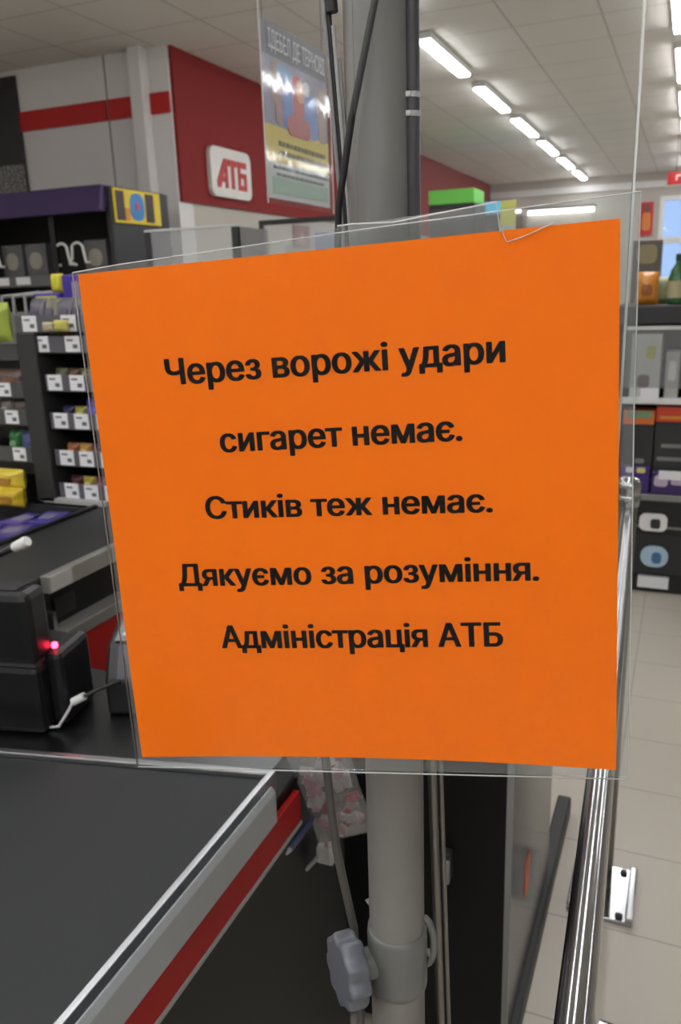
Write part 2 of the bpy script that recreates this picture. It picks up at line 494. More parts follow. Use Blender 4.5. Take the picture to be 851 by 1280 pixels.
# things in the cabinet
for i, (x, lab) in enumerate(((-4.12, 'clear boxed pack with round print left of the white glare loops'),
                              (-3.62, 'clear boxed pack at the right end of the purple topped cabinet'),
                              (-4.33, 'clear boxed pack nearest the left edge under the purple canopy'))):
    q = thing('boxed_pack', lab, 'packaged goods', (x, 4.6, 1.605), 'clear packs in the purple topped cabinet')
    MB().box(x - 0.09, 4.52, 1.605, x + 0.09, 4.62, 1.84, bev=0.008).build('tray', mat('pack_grey', (92, 92, 94), 0.35), q)
    MB().prism(rrect(x, 1.73, 0.11, 0.11, 0.05), 4.516, 4.52, 'Y').build('print', mat('pack_print', (150, 146, 134), 0.4), q)
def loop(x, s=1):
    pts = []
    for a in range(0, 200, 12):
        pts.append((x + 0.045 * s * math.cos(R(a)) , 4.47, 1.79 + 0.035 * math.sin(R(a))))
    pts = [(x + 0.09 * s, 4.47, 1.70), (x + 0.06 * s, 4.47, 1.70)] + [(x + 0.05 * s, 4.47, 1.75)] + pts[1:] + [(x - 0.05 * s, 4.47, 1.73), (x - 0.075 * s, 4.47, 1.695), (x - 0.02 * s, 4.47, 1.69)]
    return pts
for x, s, lab in ((-3.85, 1, 'white glare loop modelled under the purple canopy, left one of the right pair'),
                  (-3.72, 1, 'white glare loop modelled under the purple canopy, right one of the right pair'),
                  (-4.45, 1, 'white glare loop modelled under the purple canopy at the left photo edge')):
    tag(MB().tube(loop(x, s), 0.009, 8).build('looped_glare', M_WHITE), lab, 'modelled glare', 'white glare loops')  # light reflections on the plastic, shaped as white curved tubes

# ------------------------------------------------------------------ low furniture and screens in front of the red wall
def tray(x0, y0, z0, x1, y1, z1, lab, lid):
    t = thing('acrylic_screen', lab, 'screen', ((x0 + x1) / 2, (y0 + y1) / 2, z0))
    b = MB(); b.box(x0, y0, z0, x1, y0 + 0.006, z1); b.box(x1 - 0.006, y0, z0, x1, y1, z1); b.build('clear_panel', M_TRAY, t)
    MB().box(x0, y0 - 0.004, z1, x1, y0 + 0.01, z1 + lid, bev=0.002).build('top_rail', M_DARK if lid > 0.015 else M_EDGE, t)
    MB().box(x0, y0 - 0.004, 0, x0 + 0.03, y0 + 0.02, z1).build('post', M_DARK, t)
    MB().box(x1 - 0.03, y0 - 0.004, 0, x1, y0 + 0.02, z1).build('post', M_DARK, t)
    return t
tray(-2.35, 3.3, 1.45, -1.86, 3.6, 1.765, 'clear acrylic screen with thin light top edge beside the purple topped cabinet', 0.01)
tray(-2.55, 4.8, 1.45, -1.75, 5.1, 1.88, 'clear acrylic screen with a dark top rail below the red wall sign', 0.03)
# monitor and poster seen past the hanging poster
t = thing('red_poster', 'small dark red poster on the wall end below the hanging poster', 'poster', (-3.57, 7.6, 1.9))
MB().box(-3.6, 7.45, 1.87, -3.575, 7.8, 2.08, bev=0.003).build('board', mat('poster_dark_red', (116, 38, 36), 0.4), t)
MB().prism([(7.52, 1.9), (7.6, 2.02), (7.66, 1.96), (7.72, 1.9)], -3.575, -3.57, 'X').build('print', mat('poster_pink', (196, 128, 116), 0.4), t)
t = thing('blue_screen', 'blue and green advertising board left of the grey pole below the hanging poster', 'board', (-2.6, 7.2, 0))
MB().box(-3.25, 7.2, 1.55, -2.45, 7.24, 1.98, bev=0.004).build('board', mat('ad_blue', (108, 142, 205), 0.4), t, label='blue upper board')
MB().box(-3.25, 7.195, 1.55, -2.45, 7.2, 1.77).build('lower_print', mat('ad_green', (120, 150, 118), 0.4), t, label='green lower print')
MB().box(-2.9, 7.22, 0, -2.86, 7.26, 1.55).build('post', M_DARK, t)
MB().box(-3.1, 7.08, 0, -2.66, 7.4, 0.03, bev=0.004).build('base', M_DARK, t)

# ------------------------------------------------------------------ far coolers, signs and lamp
def cooler(x0, x1, y, ztop, sign_h, smat, lab, cat):
    t = thing('drinks_cooler', lab, cat, ((x0 + x1) / 2, y + 0.3, 0))
    zb = ztop - sign_h
    MB().box(x0, y + 0.02, 0.08, x1, y + 0.6, zb, bev=0.01).build('body', M_BLACK, t)
    MB().box(x0, y, zb, x1, y + 0.5, ztop, bev=0.012).build('sign_box', smat, t, label='glowing coloured sign box')
    MB().box(x0 + 0.03, y, 0.3, x1 - 0.03, y + 0.02, zb - 0.06, bev=0.004).build('door', mat('cooler_glass', (84, 80, 86), 0.15), t)
    MB().tube([(x0 + 0.06, y - 0.02, 1.0), (x0 + 0.06, y - 0.02, 1.5)], 0.01, 8).build('handle', M_CHROME, t)
    for z in (0.7, 1.1, 1.5, 1.9):
        MB().box(x0 + 0.05, y - 0.004, z, x1 - 0.05, y, z + 0.02).build('shelf', M_GREY, t)
    MB().box(x0, y + 0.05, 0, x1, y + 0.55, 0.08).build('plinth', M_DARK, t)
    return t
cooler(-3.0, -2.44, 10.0, 2.555, 0.16, emit_mat('sign_green', (90, 175, 60), 0.25), 'black drinks cooler topped by a bright green sign', 'cooler')
cooler(-2.62, -2.29, 10.7, 2.45, 0.15, emit_mat('sign_blue', (70, 175, 215), 0.3), 'black drinks cooler topped by a light blue sign', 'cooler')
t = thing('yellow_poster_stand', 'pale yellow poster on a stand right of the blue cooler sign', 'poster stand', (-2.14, 10.6, 0))
MB().box(-2.26, 10.6, 2.05, -2.07, 10.62, 2.44, bev=0.004).build('board', mat('pale_yellow', (208, 202, 104), 0.5), t)
MB().box(-2.25, 10.596, 2.05, -2.08, 10.6, 2.16).build('lower_print', mat('pale_grey_print', (196, 194, 180), 0.5), t)
MB().tube([(-2.165, 10.63, 0.03), (-2.165, 10.63, 2.1)], 0.015, 10).build('pole', M_GREY, t)
MB().lathe([(0.16, 0), (0.16, 0.02), (0.03, 0.035)], 20, (-2.165, 10.63, 0)).build('base', M_GREY, t)
t = thing('wall_strip_light', 'long thin white strip light mounted on the beige far wall', 'wall light', (-2.3, 15.85, 2.7))
MB().box(-2.88, 15.8, 2.70, -1.68, 15.9, 2.74, bev=0.004).build('housing', mat('brown_housing', (96, 82, 72), 0.5), t)
MB().box(-2.86, 15.79, 2.62, -1.70, 15.84, 2.70, bev=0.006).build('diffuser', emit_mat('strip_light', (255, 250, 245), 3.0), t)
t = thing('far_shelf', 'brown wall shelf left of the strip light on the far wall', 'shelf', (-3.1, 15.8, 2.2))
MB().box(-3.3, 15.6, 2.1, -2.9, 15.9, 2.62, bev=0.005).build('body', mat('brown_board', (112, 94, 84), 0.5), t)
MB().box(-3.15, 15.58, 2.66, -2.95, 15.6, 2.72).build('lamp', emit_mat('strip_light', (255, 250, 245), 3.0), t)
t = thing('red_wall_poster', 'red poster with an orange picture on the far wall left of the window', 'poster', (-0.82, 15.88, 2.2))
MB().box(-0.93, 15.87, 2.17, -0.72, 15.9, 2.72, bev=0.004).build('board', mat('poster_red', (190, 44, 48), 0.4), t)
MB().prism(rrect(-0.825, 2.40, 0.14, 0.3, 0.05), 15.865, 15.87, 'Y').build('picture', mat('poster_orange', (214, 128, 58), 0.4), t)
MB().prism(rrect(-0.825, 2.62, 0.1, 0.14, 0.04), 15.865, 15.87, 'Y').build('picture', mat('poster_brown', (120, 74, 60), 0.4), t)
t = thing('red_hanging_sign', 'red sign with white marks hanging from the ceiling above the window', 'sign', (0.0, 12, 2.6))
MB().box(-0.40, 12.0, 2.615, 0.35, 12.03, 2.765, bev=0.004).build('board', M_REDBAND, t)
mb = MB()
for k in range(5):
    mb.box(-0.30 + k * 0.12, 11.996, 2.66, -0.28 + k * 0.12, 12.0, 2.73); mb.box(-0.28 + k * 0.12, 11.996, 2.71, -0.24 + k * 0.12, 12.0, 2.73)
mb.build('marks', M_WHITE, t, label='white marks')
for x in (-0.3, 0.25):
    MB().tube([(x, 12.015, 2.765), (x, 12.015, CEIL)], 0.006, 6).build('hanging_cord', M_GREY, t)

# ------------------------------------------------------------------ hanging poster left of the pole
XP = -1.0
def yz(k, a):   # poster coordinates: k across 0..1 (away from the camera), a down 0..1
    return (1.945 + 0.385 * k, 2.128 - 0.408 * a)
t = thing('hanging_poster', 'hanging poster with colourful picture, yellow band and pale green foot left of the grey pole', 'poster', (XP, 2.14, 1.72))
def pq(k0, a0, k1, a1): 
    (y0, z0), (y1, z1) = yz(k0, a0), yz(k1, a1)
    return [(y0, z0), (y1, z0), (y1, z1), (y0, z1)]
MB().prism(pq(0, 0, 1, 1), XP - 0.004, XP, 'X').build('sheet', mat('poster_grey_head', (92, 92, 104), 0.35), t)
MB().prism(pq(0.0, 0.19, 1, 0.575), XP, XP + 0.0012, 'X').build('picture', mat('poster_picture', (134, 128, 150), 0.3, var=0.25, scale=30), t)
MB().prism(pq(0.0, 0.575, 1, 0.785), XP, XP + 0.0014, 'X').build('yellow_band', mat('poster_yellow', (214, 190, 70), 0.35), t)
MB().prism(pq(0.0, 0.785, 1, 1), XP, XP + 0.0014, 'X').build('white_foot', mat('poster_white', (206, 210, 210), 0.35), t)
MB().prism(pq(0.06, 0.87, 0.97, 0.965), XP + 0.0014, XP + 0.0022, 'X').build('green_panel', mat('poster_green', (172, 196, 180), 0.4), t)
def blob(k, a, w_, h_, r, name, rgb, dx):
    y, z = yz(k, a)
    MB().prism(rrect(y, z, w_, h_, r), XP + 0.0012, XP + dx, 'X').build('printed_shape', mat(name, rgb, 0.3, var=0.15, scale=40), t)
blob(0.5, 0.36, 0.085, 0.10, 0.035, 'pp_red', (188, 70, 64), 0.0020)
blob(0.54, 0.32, 0.05, 0.055, 0.022, 'pp_peach', (214, 150, 112), 0.0026)
blob(0.64, 0.29, 0.035, 0.035, 0.014, 'pp_white', (208, 210, 214), 0.0028)
blob(0.34, 0.42, 0.06, 0.12, 0.02, 'pp_blue', (84, 116, 190), 0.0022)
blob(0.70, 0.45, 0.085, 0.11, 0.02, 'pp_blue2', (98, 128, 196), 0.0022)
blob(0.18, 0.33, 0.055, 0.1, 0.02, 'pp_tan', (150, 120, 106), 0.0022)
blob(0.2, 0.46, 0.04, 0.08, 0.015, 'pp_rose', (152, 104, 112), 0.0026)
blob(0.9, 0.42, 0.05, 0.14, 0.02, 'pp_tan2', (160, 136, 126), 0.0022)
blob(0.5, 0.54, 0.14, 0.05, 0.02, 'pp_red2', (178, 72, 70), 0.0027)
blob(0.30, 0.25, 0.08, 0.03, 0.01, 'pp_sky', (110, 150, 200), 0.0024)
RZ = Matrix.Rotation(R(90), 4, 'Z')
def poster_text(body, k0, k1, a, h, mt, bold, name='printed_text'):
    y0, z0 = yz(k0, a); y1, _ = yz(k1, a)
    tb = text_bm(body, y1 - y0, h, 0.0006, bold, rows=80)
    tb.bm.transform(Matrix.Translation((XP + 0.0014, y0, z0)) @ RZ)
    tb.build(name, mt, t)
poster_text('ІДЕБЕЛ ДЕ ТЕРНОВІ', 0.09, 0.97, 0.145, 0.042, M_TAG, 0.015)
mkp = mat('poster_ink', (110, 104, 70), 0.5)
for a, k0, k1 in ((0.655, 0.17, 0.93), (0.71, 0.17, 0.97)):
    mb = MB(); x = k0
    while x < k1:
        w_ = 0.03 + rnd.random() * 0.05
        mb.prism(pq(x, a, min(k1, x + w_), a + 0.03), XP + 0.0014, XP + 0.002, 'X'); x += w_ + 0.012
    mb.build('print_line', mkp, t)
for a, k0, k1 in ((0.805, 0.07, 0.98), (0.845, 0.12, 0.9)):
    mb = MB(); x = k0
    while x < k1:
        w_ = 0.03 + rnd.random() * 0.05
        mb.prism(pq(x, a, min(k1, x + w_), a + 0.018), XP + 0.0014, XP + 0.002, 'X'); x += w_ + 0.012
    mb.build('print_line', mat('poster_ink_grey', (120, 122, 130), 0.5), t)
for k in (0.04, 0.96):
    y, z = yz(k, 0)
    MB().tube([(XP - 0.002, y, z - 0.005), (XP - 0.002, y, CEIL)], 0.0015, 6).build('hanging_cord', M_GREY, t)
# clear pocket around the poster
pk = thing('poster_pocket', 'clear plastic pocket wrapped around the hanging colourful poster', 'pocket', (XP, 2.14, 1.70))
MB().prism([(1.925, 2.32), (2.345, 2.32), (2.345, 1.705), (1.925, 1.705)], XP + 0.006, XP + 0.0072, 'X').build('film', clear_mat('pocket_film', gloss=0.10, rough=0.06, haze=0.02, bump=0.05, bscale=9), pk)
for y in (1.925, 2.343):
    MB().box(XP + 0.0055, y, 1.705, XP + 0.0078, y + 0.003, 2.32).build('seam', M_EDGE, pk)

# ------------------------------------------------------------------ goods shelf on the right
gs = thing('goods_shelf', 'dark grey store shelf stacked with goods at the right edge', 'shelf', (0.5, 4.2, 0))
SX0, SX1, SY = -0.29, 1.4, 4.0
MB().box(SX0, SY + 0.42, 0, SX1, SY + 0.45, 1.37).build('back_panel', M_DARK, gs)
MB().box(SX0 - 0.02, SY + 0.02, 0, SX0, SY + 0.45, 1.37, bev=0.004).build('side_panel', M_DARK, gs)
MB().box(SX1, SY + 0.02, 0, SX1 + 0.02, SY + 0.45, 1.37, bev=0.004).build('side_panel', M_DARK, gs)
MB().box(SX0 - 0.02, SY, 1.285, SX1 + 0.02, SY + 0.45, 1.37, bev=0.008).build('top_slab', mat('shelf_slab', (44, 45, 48), 0.4), gs)
for z in (0.945, 0.57, 0.335, 0.14):
    MB().box(SX0, SY + 0.02, z - 0.02, SX1, SY + 0.42, z).build('shelf_board', M_DARK, gs)
MB().box(SX0, SY, 0.925, SX1, SY + 0.02, 0.955, bev=0.003).build('price_rail', M_WHITE, gs)
MB().box(SX0, SY - 0.02, 0.47, SX1, SY + 0.02, 0.50, bev=0.004).build('front_ledge', M_GREY, gs)
MB().box(SX0, SY - 0.01, 0.30, SX1, SY + 0.02, 0.47, bev=0.004).build('front_panel', M_BLACK, gs)
MB().box(SX0, SY - 0.015, 0.335, SX1, SY - 0.01, 0.345).build('trim_strip', M_GREY, gs)
MB().box(SX0, SY, 0.1, SX1, SY + 0.03, 0.30, bev=0.004).build('front_panel', M_DARK, gs)
MB().box(SX0, SY + 0.02, 0, SX1, SY + 0.42, 0.10).build('plinth', M_BLACK, gs)
MB().box(SX0 + 0.03, SY, 1.0, SX1, SY + 0.004, 1.275).build('clear_front', clear_mat('clear_front_acrylic', gloss=0.6, rough=0.08, haze=0.12), gs)
MB().box(SX0 + 0.03, SY - 0.001, 1.262, SX1, SY + 0.005, 1.278).build('clear_front_lip', M_EDGE, gs)
def front_label(x, z, w_, h_, r, mt, sub):
    o = MB().prism(rrect(x, z, w_, h_, r), SY - 0.024, SY - 0.0105, 'Y').build('shelf_label', mt, gs)
    MB().prism(rrect(x + 0.01, z - 0.005, w_ * 0.35, h_ * 0.55, r * 0.4), SY - 0.027, SY - 0.024, 'Y').build('printed_mark', sub, o)
front_label(-0.088, 0.365, 0.125, 0.085, 0.03, M_WHITE, M_DARK)
front_label(-0.072, 0.195, 0.125, 0.105, 0.05, mat('label_pale_blue', (170, 196, 214), 0.4), mat('label_blue', (64, 110, 150), 0.4))
MB().box(-0.185, SY - 0.012, 0.955 - 0.02, -0.105, SY, 1.0).build('price_tag', M_TAG, gs)
MB().box(-0.14, SY - 0.012, 0.03, 0.0, SY + 0.02, 0.085).build('floor_label', M_TAG, gs)
MB().box(-0.08, SY - 0.014, 0.575, 0.12, SY, 0.615).build('price_tag', M_TAG, gs)

def carton(x, y, z, w_, d, h, mt, prints, lab, group=None, name='carton', cat='box'):
    q = thing(name, lab, cat, (x, y + d / 2, z), group)
    MB().box(x - w_ / 2, y, z, x + w_ / 2, y + d, z + h, bev=min(0.004, h * 0.1)).build('box_body', mt, q)
    for (px, pz, pw, ph, pm_) in prints:
        MB().prism(rrect(x + px * w_, z + pz * h, pw * w_, ph * h, min(pw * w_, ph * h) * 0.3), y - 0.0015, y, 'Y').build('print', pm_, q)
    return q
def bag_bm(w_, h, d, seed=0, nx=14, nz=16):
    rg = random.Random(seed)
    b = bmesh.new()
    off = [[rg.uniform(-1, 1) for _ in range(nz + 1)] for _ in range(nx + 1)]
    def P(i, j, sgn):
        u = 2 * i / nx - 1; v = 2 * j / nz - 1
        p = max(0, (1 - abs(u) ** 3)) ** 0.6 * max(0, (1 - abs(v * 1.1) ** 4 if abs(v) < 0.9 else 0)) ** 0.5
        wob = off[i][j] * 0.12 * p
        crimp = 0.04 * math.sin(i * math.pi) if abs(v) > 0.9 else 0
        ww = 1 - 0.08 * (1 - abs(v)) 
        return Vector((u * w_ / 2 * ww, sgn * (d / 2 * (p + wob) + 0.0008) + crimp * d, (v + 1) * h / 2))
    for sgn in (-1, 1):
        g = [[b.verts.new(P(i, j, sgn)) for j in range(nz + 1)] for i in range(nx + 1)]
        for i in range(nx):
            for j in range(nz):
                f = b.faces.new((g[i][j], g[i + 1][j], g[i + 1][j + 1], g[i][j + 1])); f.smooth = True
    bmesh.ops.remove_doubles(b, verts=b.verts[:], dist=0.0001)
    bmesh.ops.recalc_face_normals(b, faces=b.faces[:])
    mb = MB(); mb.bm.free(); mb.bm = b
    return mb
def bag(x, y, z, w_, h, d, mt, lab, group=None, band=None, name='snack_bag', cat='snack bag', seed=0, lean=0.0, rz=0.0):
    q = thing(name, lab, cat, (x, y, z), group)
    q.rotation_euler = (lean, 0, rz)
    bag_bm(w_, h, d, seed).build('wrapper', mt, q, local=True)
    if band is not None:
        MB().prism(rrect(0, h * 0.45, w_ * 0.5, h * 0.35, h * 0.1), -d / 2 - 0.003, -d / 2 + 0.004, 'Y').build('print', band, q, local=True)
    return q
# on top of the right shelf
bag(-0.19, 4.10, 1.37, 0.10, 0.145, 0.07, mat('amber_wrap', (214, 142, 52), 0.25), 'amber orange snack bag on top of the right goods shelf', band=mat('amber_dark', (150, 88, 40), 0.3), seed=3)
def bottle(x, y, z, sc, glass, lab, group=None):
    q = thing('drink_bottle', lab, 'bottle', (x, y, z), group)
    prof = [(0.03, 0), (0.042, 0.006), (0.044, 0.06), (0.044, 0.12), (0.034, 0.16), (0.016, 0.19), (0.014, 0.215)]
    MB().lathe([(r * sc, zz * sc) for r, zz in prof], 20, (x, y, z)).build('glass', glass, q)
    MB().lathe([(0.0155 * sc, 0.205 * sc), (0.017 * sc, 0.21 * sc), (0.017 * sc, 0.235 * sc), (0.012 * sc, 0.238 * sc)], 14, (x, y, z)).build('cap', mat('cap_dark_green', (30, 62, 44), 0.4), q)
    MB().lathe([(0.0447 * sc, 0.03 * sc), (0.0447 * sc, 0.11 * sc)], 20, (x, y, z)).build('paper_label', mat('bottle_label', (176, 168, 128), 0.5), q)
bottle(-0.062, 4.1, 1.37, 0.92, mat('green_glass', (50, 96, 56), 0.12), 'green bottle with a dark cap on the top of the right shelf')
bag(-0.125, 4.2, 1.37, 0.09, 0.12, 0.05, mat('olive_wrap', (150, 156, 116), 0.2), 'pale olive snack bag between the amber bag and the green bottle', seed=8)
bag(0.07, 4.1, 1.37, 0.11, 0.14, 0.06, mat('beige_wrap', (176, 168, 140), 0.25), 'beige snack bag right of the green bottle', seed=9)
carton(-0.21, 4.28, 1.37, 0.13, 0.12, 0.29, mat('stone_box', (92, 86, 82), 0.45), [(0, 0.78, 0.7, 0.3, mat('stone_print', (142, 132, 96), 0.4))], 'tall grey carton with a straw coloured top standing behind the amber bag')
# behind the clear front
carton(-0.17, 4.012, 0.945, 0.13, 0.1, 0.3, mat('white_carton', (196, 198, 196), 0.4), [(-0.05, 0.28, 0.4, 0.2, mat('print_brown2', (110, 86, 80), 0.4)), (0.15, 0.72, 0.3, 0.2, mat('print_lime', (186, 184, 84), 0.4))], 'white carton with brown and lime prints behind the clear shelf front')
carton(-0.055, 4.012, 0.945, 0.06, 0.1, 0.22, mat('pale_carton', (178, 176, 174), 0.4), [(0, 0.6, 0.5, 0.4, M_WHITE)], 'narrow pale carton beside the blue carton behind the clear shelf front')
carton(0.055, 4.012, 0.945, 0.12, 0.1, 0.25, mat('blue_carton', (82, 124, 178), 0.4), [(-0.1, 0.5, 0.3, 0.3, mat('print_navy', (50, 80, 130), 0.4)), (0.2, 0.6, 0.3, 0.5, mat('print_sky', (120, 164, 208), 0.4))], 'blue carton behind the clear front of the right shelf')
carton(0.19, 4.012, 0.945, 0.12, 0.1, 0.25, mat('navy_carton', (44, 74, 134), 0.4), [(0, 0.5, 0.5, 0.5, mat('print_sky', (120, 164, 208), 0.4))], 'navy carton right of the blue carton behind the clear shelf front')
# third row: dark boxes with orange and red tops, yellow tag
carton(-0.185, 4.03, 0.59, 0.14, 0.12, 0.235, mat('charcoal_carton', (50, 50, 52), 0.35), [(0.1, 0.25, 0.3, 0.1, M_GREY)], 'charcoal carton at the left end of the right shelf under the orange carton')
carton(-0.035, 4.03, 0.59, 0.15, 0.12, 0.25, mat('charcoal_carton', (50, 50, 52), 0.35), [(0, 0.55, 0.6, 0.07, M_GREY), (0, 0.3, 0.8, 0.07, M_GREY)], 'charcoal carton with pale lettering left of the yellow price board')
carton(-0.185, 4.02, 0.826, 0.14, 0.12, 0.065, mat('orange_carton', (206, 112, 50), 0.4), [(0, 0.72, 0.8, 0.5, mat('print_sage', (112, 140, 110), 0.4))], 'flat orange carton with a sage green print on the left charcoal carton')
carton(-0.035, 4.02, 0.841, 0.15, 0.12, 0.07, mat('red_orange_carton', (196, 66, 44), 0.4), [(0, 0.3, 0.8, 0.2, mat('print_orange', (206, 140, 40), 0.4))], 'flat red carton on the right charcoal carton')
yb_ = thing('price_board', 'yellow price board with a white slip hanging on the right shelf', 'price board', (0.1, 4.0, 0.63))
MB().box(0.025, SY - 0.02, 0.62, 0.2, SY - 0.016, 0.86).build('board', M_YELLOW, yb_)
MB().box(0.06, SY - 0.022, 0.625, 0.2, SY - 0.0201, 0.685).build('white_slip', M_TAG, yb_)
MB().box(0.075, SY - 0.022, 0.76, 0.12, SY - 0.0201, 0.768).build('print', M_INK, yb_)
# purple packs on the ledge
carton(-0.185, 3.995, 0.50, 0.13, 0.03, 0.13, mat('purple_carton', (66, 40, 116), 0.35), [(-0.2, 0.86, 0.25, 0.2, M_WHITE), (0.2, 0.86, 0.3, 0.2, mat('print_cream', (206, 200, 130), 0.4))], 'purple carton with white marks on the shelf ledge behind the chrome post cap')
carton(-0.025, 3.995, 0.50, 0.17, 0.03, 0.11, mat('plum_carton', (56, 38, 96), 0.35), [(-0.25, 0.6, 0.35, 0.5, mat('print_lilac', (190, 176, 196), 0.4)), (0.2, 0.65, 0.4, 0.4, mat('print_lilac', (190, 176, 196), 0.4))], 'plum carton with a pale lilac print on the right shelf ledge')
carton(0.17, 3.995, 0.50, 0.17, 0.03, 0.11, mat('slate_carton', (88, 92, 110), 0.35), [(0, 0.5, 0.6, 0.4, M_TAG)], 'slate coloured carton at the right edge on the shelf ledge')

# ------------------------------------------------------------------ chrome barrier
br = thing('barrier_rail', 'chrome tube barrier rail on floor posts right of the orange notice', 'barrier', (-0.08, 1.84, 0))
MB().tube([(-0.022, 0.1, 1.0), (-0.094, 1.84, 1.0)], 0.0138, 20).build('top_rail', M_CHROME, br)
ps = MB().tube([(-0.096, 1.84, 0.012), (-0.096, 1.84, 1.04)], 0.021, 20).build('post', mat('satin_steel', (122, 120, 116), 0.35, 1.0), br)
MB().lathe([(0.024, 1.01), (0.026, 1.015), (0.026, 1.03), (0.024, 1.035)], 20, (-0.096, 1.84, 0)).build('collar_ring', M_CHROME, ps)
MB().lathe([(0.023, 1.035), (0.027, 1.04), (0.027, 1.062), (0.02, 1.072), (0.006, 1.076)], 20, (-0.096, 1.84, 0)).build('post_cap', M_CHROME, ps)
MB().tube([(-0.125, 1.86, 0.012), (-0.125, 1.86, 0.95)], 0.010, 12).build('post', mat('dark_steel_tube', (84, 80, 80), 0.3, 1.0), br)
bpz = MB().box(-0.172, 1.72, 0, -0.018, 1.915, 0.012, bev=0.003).build('base_plate', M_CHROME, br)
MB().box(-0.172, 1.72, 0.012, -0.152, 1.90, 0.03, bev=0.004).build('clamp_block', M_CHROME, bpz)
MB().box(-0.036, 1.72, 0.012, -0.018, 1.915, 0.024, bev=0.004).build('clamp_block', M_CHROME, bpz)
for x, y in ((-0.138, 1.735), (-0.05, 1.735), (-0.05, 1.895), (-0.138, 1.895)):
    MB().lathe([(0.009, 0.012), (0.009, 0.018), (0.006, 0.02)], 8, (x, y, 0)).build('bolt', M_DARK, bpz)
MB().tube([(-0.022, 0.478, 0.985), (0.4, 0.44, 0.985)], 0.012, 16).build('cross_tube', M_CHROME, br)
MB().tube([(-0.022, 0.1, 0.0), (-0.022, 0.1, 1.0)], 0.021, 20).build('post', MATS['satin_steel'], br)

# ------------------------------------------------------------------ own checkout counter
SA, CA = 0.2063, 0.9785
def far_y(x, off=0.0):      # skewed far edge of the belt
    return 0.804 + (x + 0.447) * SA / CA + off
ck = thing('checkout_counter', 'checkout counter with a black belt, aluminium edge and red stripe', 'checkout counter', (-0.7, 0.5, 0))
MB().prism([(-1.05, -0.6), (-0.44, -0.6), (-0.44, 1.0), (-1.05, 1.0)], 0.06, 0.872, 'Z', bev=0.004).build('body', M_BLACKG, ck)
MB().prism([(-1.04, -0.6), (-0.458, -0.6), (-0.458, far_y(-0.458, -0.006)), (-1.04, far_y(-1.04, -0.006))], 0.872, 0.893, 'Z', bev=0.003).build('belt', mat('belt_rubber', (26, 29, 30), 0.55, var=0.12, scale=3), ck, label='black rubber belt')
# plate beyond the belt
MB().prism([(-1.05, far_y(-1.05, 0.014)), (-0.47, far_y(-0.47, 0.014)), (-0.47, 1.0), (-1.05, 1.0)], 0.872, 0.88, 'Z').build('scanner_plate', mat('steel_plate', (92, 94, 95), 0.3, 1.0, var=0.1, scale=5), ck, label='dark steel plate')
e = Vector((CA, SA, 0)); n_ = Vector((-SA, CA, 0))
def edge_bar(x0, x1, o0, o1, z0, z1, mt, nm):
    p = [(x0, far_y(x0) + o0), (x1, far_y(x1) + o0), (x1, far_y(x1) + o1), (x0, far_y(x0) + o1)]
    return MB().prism(p, z0, z1, 'Z', bev=0.0015).build(nm, mt, ck)
edge_bar(-1.05, -0.449, -0.006, 0.005, 0.872, 0.900, M_ALU, 'far_edge_rail')
edge_bar(-1.05, -0.47, 0.0055, 0.016, 0.872, 0.893, mat('dark_alu', (120, 121, 122), 0.35, 1.0), 'far_edge_lip')
MB().box(-0.4565, -0.6, 0.872, -0.448, 0.806, 0.902, bev=0.0015).build('side_edge_rail', M_ALU, ck, label='aluminium side rail')
MB().box(-0.4475, -0.6, 0.872, -0.4395, 0.79, 0.886, bev=0.001).build('side_channel', mat('channel_grey', (86, 88, 90), 0.4), ck)
MB().prism([(-0.439, 0.872), (-0.436, 0.905), (-0.432, 0.908), (-0.4275, 0.9), (-0.4275, 0.858), (-0.438, 0.858)], -0.6, 0.765, 'Y', bev=0.001).build('bumper_strip', mat('bumper_grey', (146, 150, 152), 0.4), ck, label='light grey bumper strip')
MB().box(-0.439, -0.6, 0.812, -0.430, 0.835, 0.857, bev=0.0015).build('red_strip', M_RED, ck, label='red stripe')
MB().box(-0.439, -0.6, 0.806, -0.429, 0.835, 0.8115).build('lower_trim', mat('trim_grey', (140, 140, 138), 0.4), ck)
MB().box(-1.03, -0.58, 0, -0.46, 1.0, 0.06).build('plinth', M_BLACK, ck)
pe = thing('end_cabinet', 'black cabinet at the end of the checkout, beside the chrome barrier', 'cabinet', (-0.4, 1.55, 0))
MB().box(-0.9, 1.26, 0.02, -0.233, 1.78, 0.70, bev=0.003).build('body', M_BLACKG, pe)
MB().box(-0.233, 1.262, 0.03, -0.226, 1.78, 0.70, bev=0.001).build('side_panel', mat('grey_gloss_panel', (74, 74, 74), 0.18), pe, label='glossy grey side panel')
MB().box(-0.2355, 1.255, 0.02, -0.2245, 1.2615, 0.70).build('corner_trim', M_GREY, pe)
MB().box(-0.25, 1.26, 0, -0.212, 2.12, 0.055, bev=0.006).build('kick_rail', M_DARK, pe)
lt = MB().box(-0.370, 1.235, 0.42, -0.332, 1.26, 0.48, bev=0.005).build('latch', M_DARK, pe)
MB().tube([(-0.338, 1.23, 0.425), (-0.338, 1.23, 0.47)], 0.006, 8).build('latch_pin', M_GREY, lt)
tag(MB().box(-0.2259, 1.42, 0.27, -0.2245, 1.47, 0.35).build('orange_reflection', mat('reflection_orange', (196, 92, 42), 0.5)), 'small orange reflection painted on the grey side panel of the end cabinet', 'painted reflection')  # orange reflection in the glossy panel, painted as a thin patch

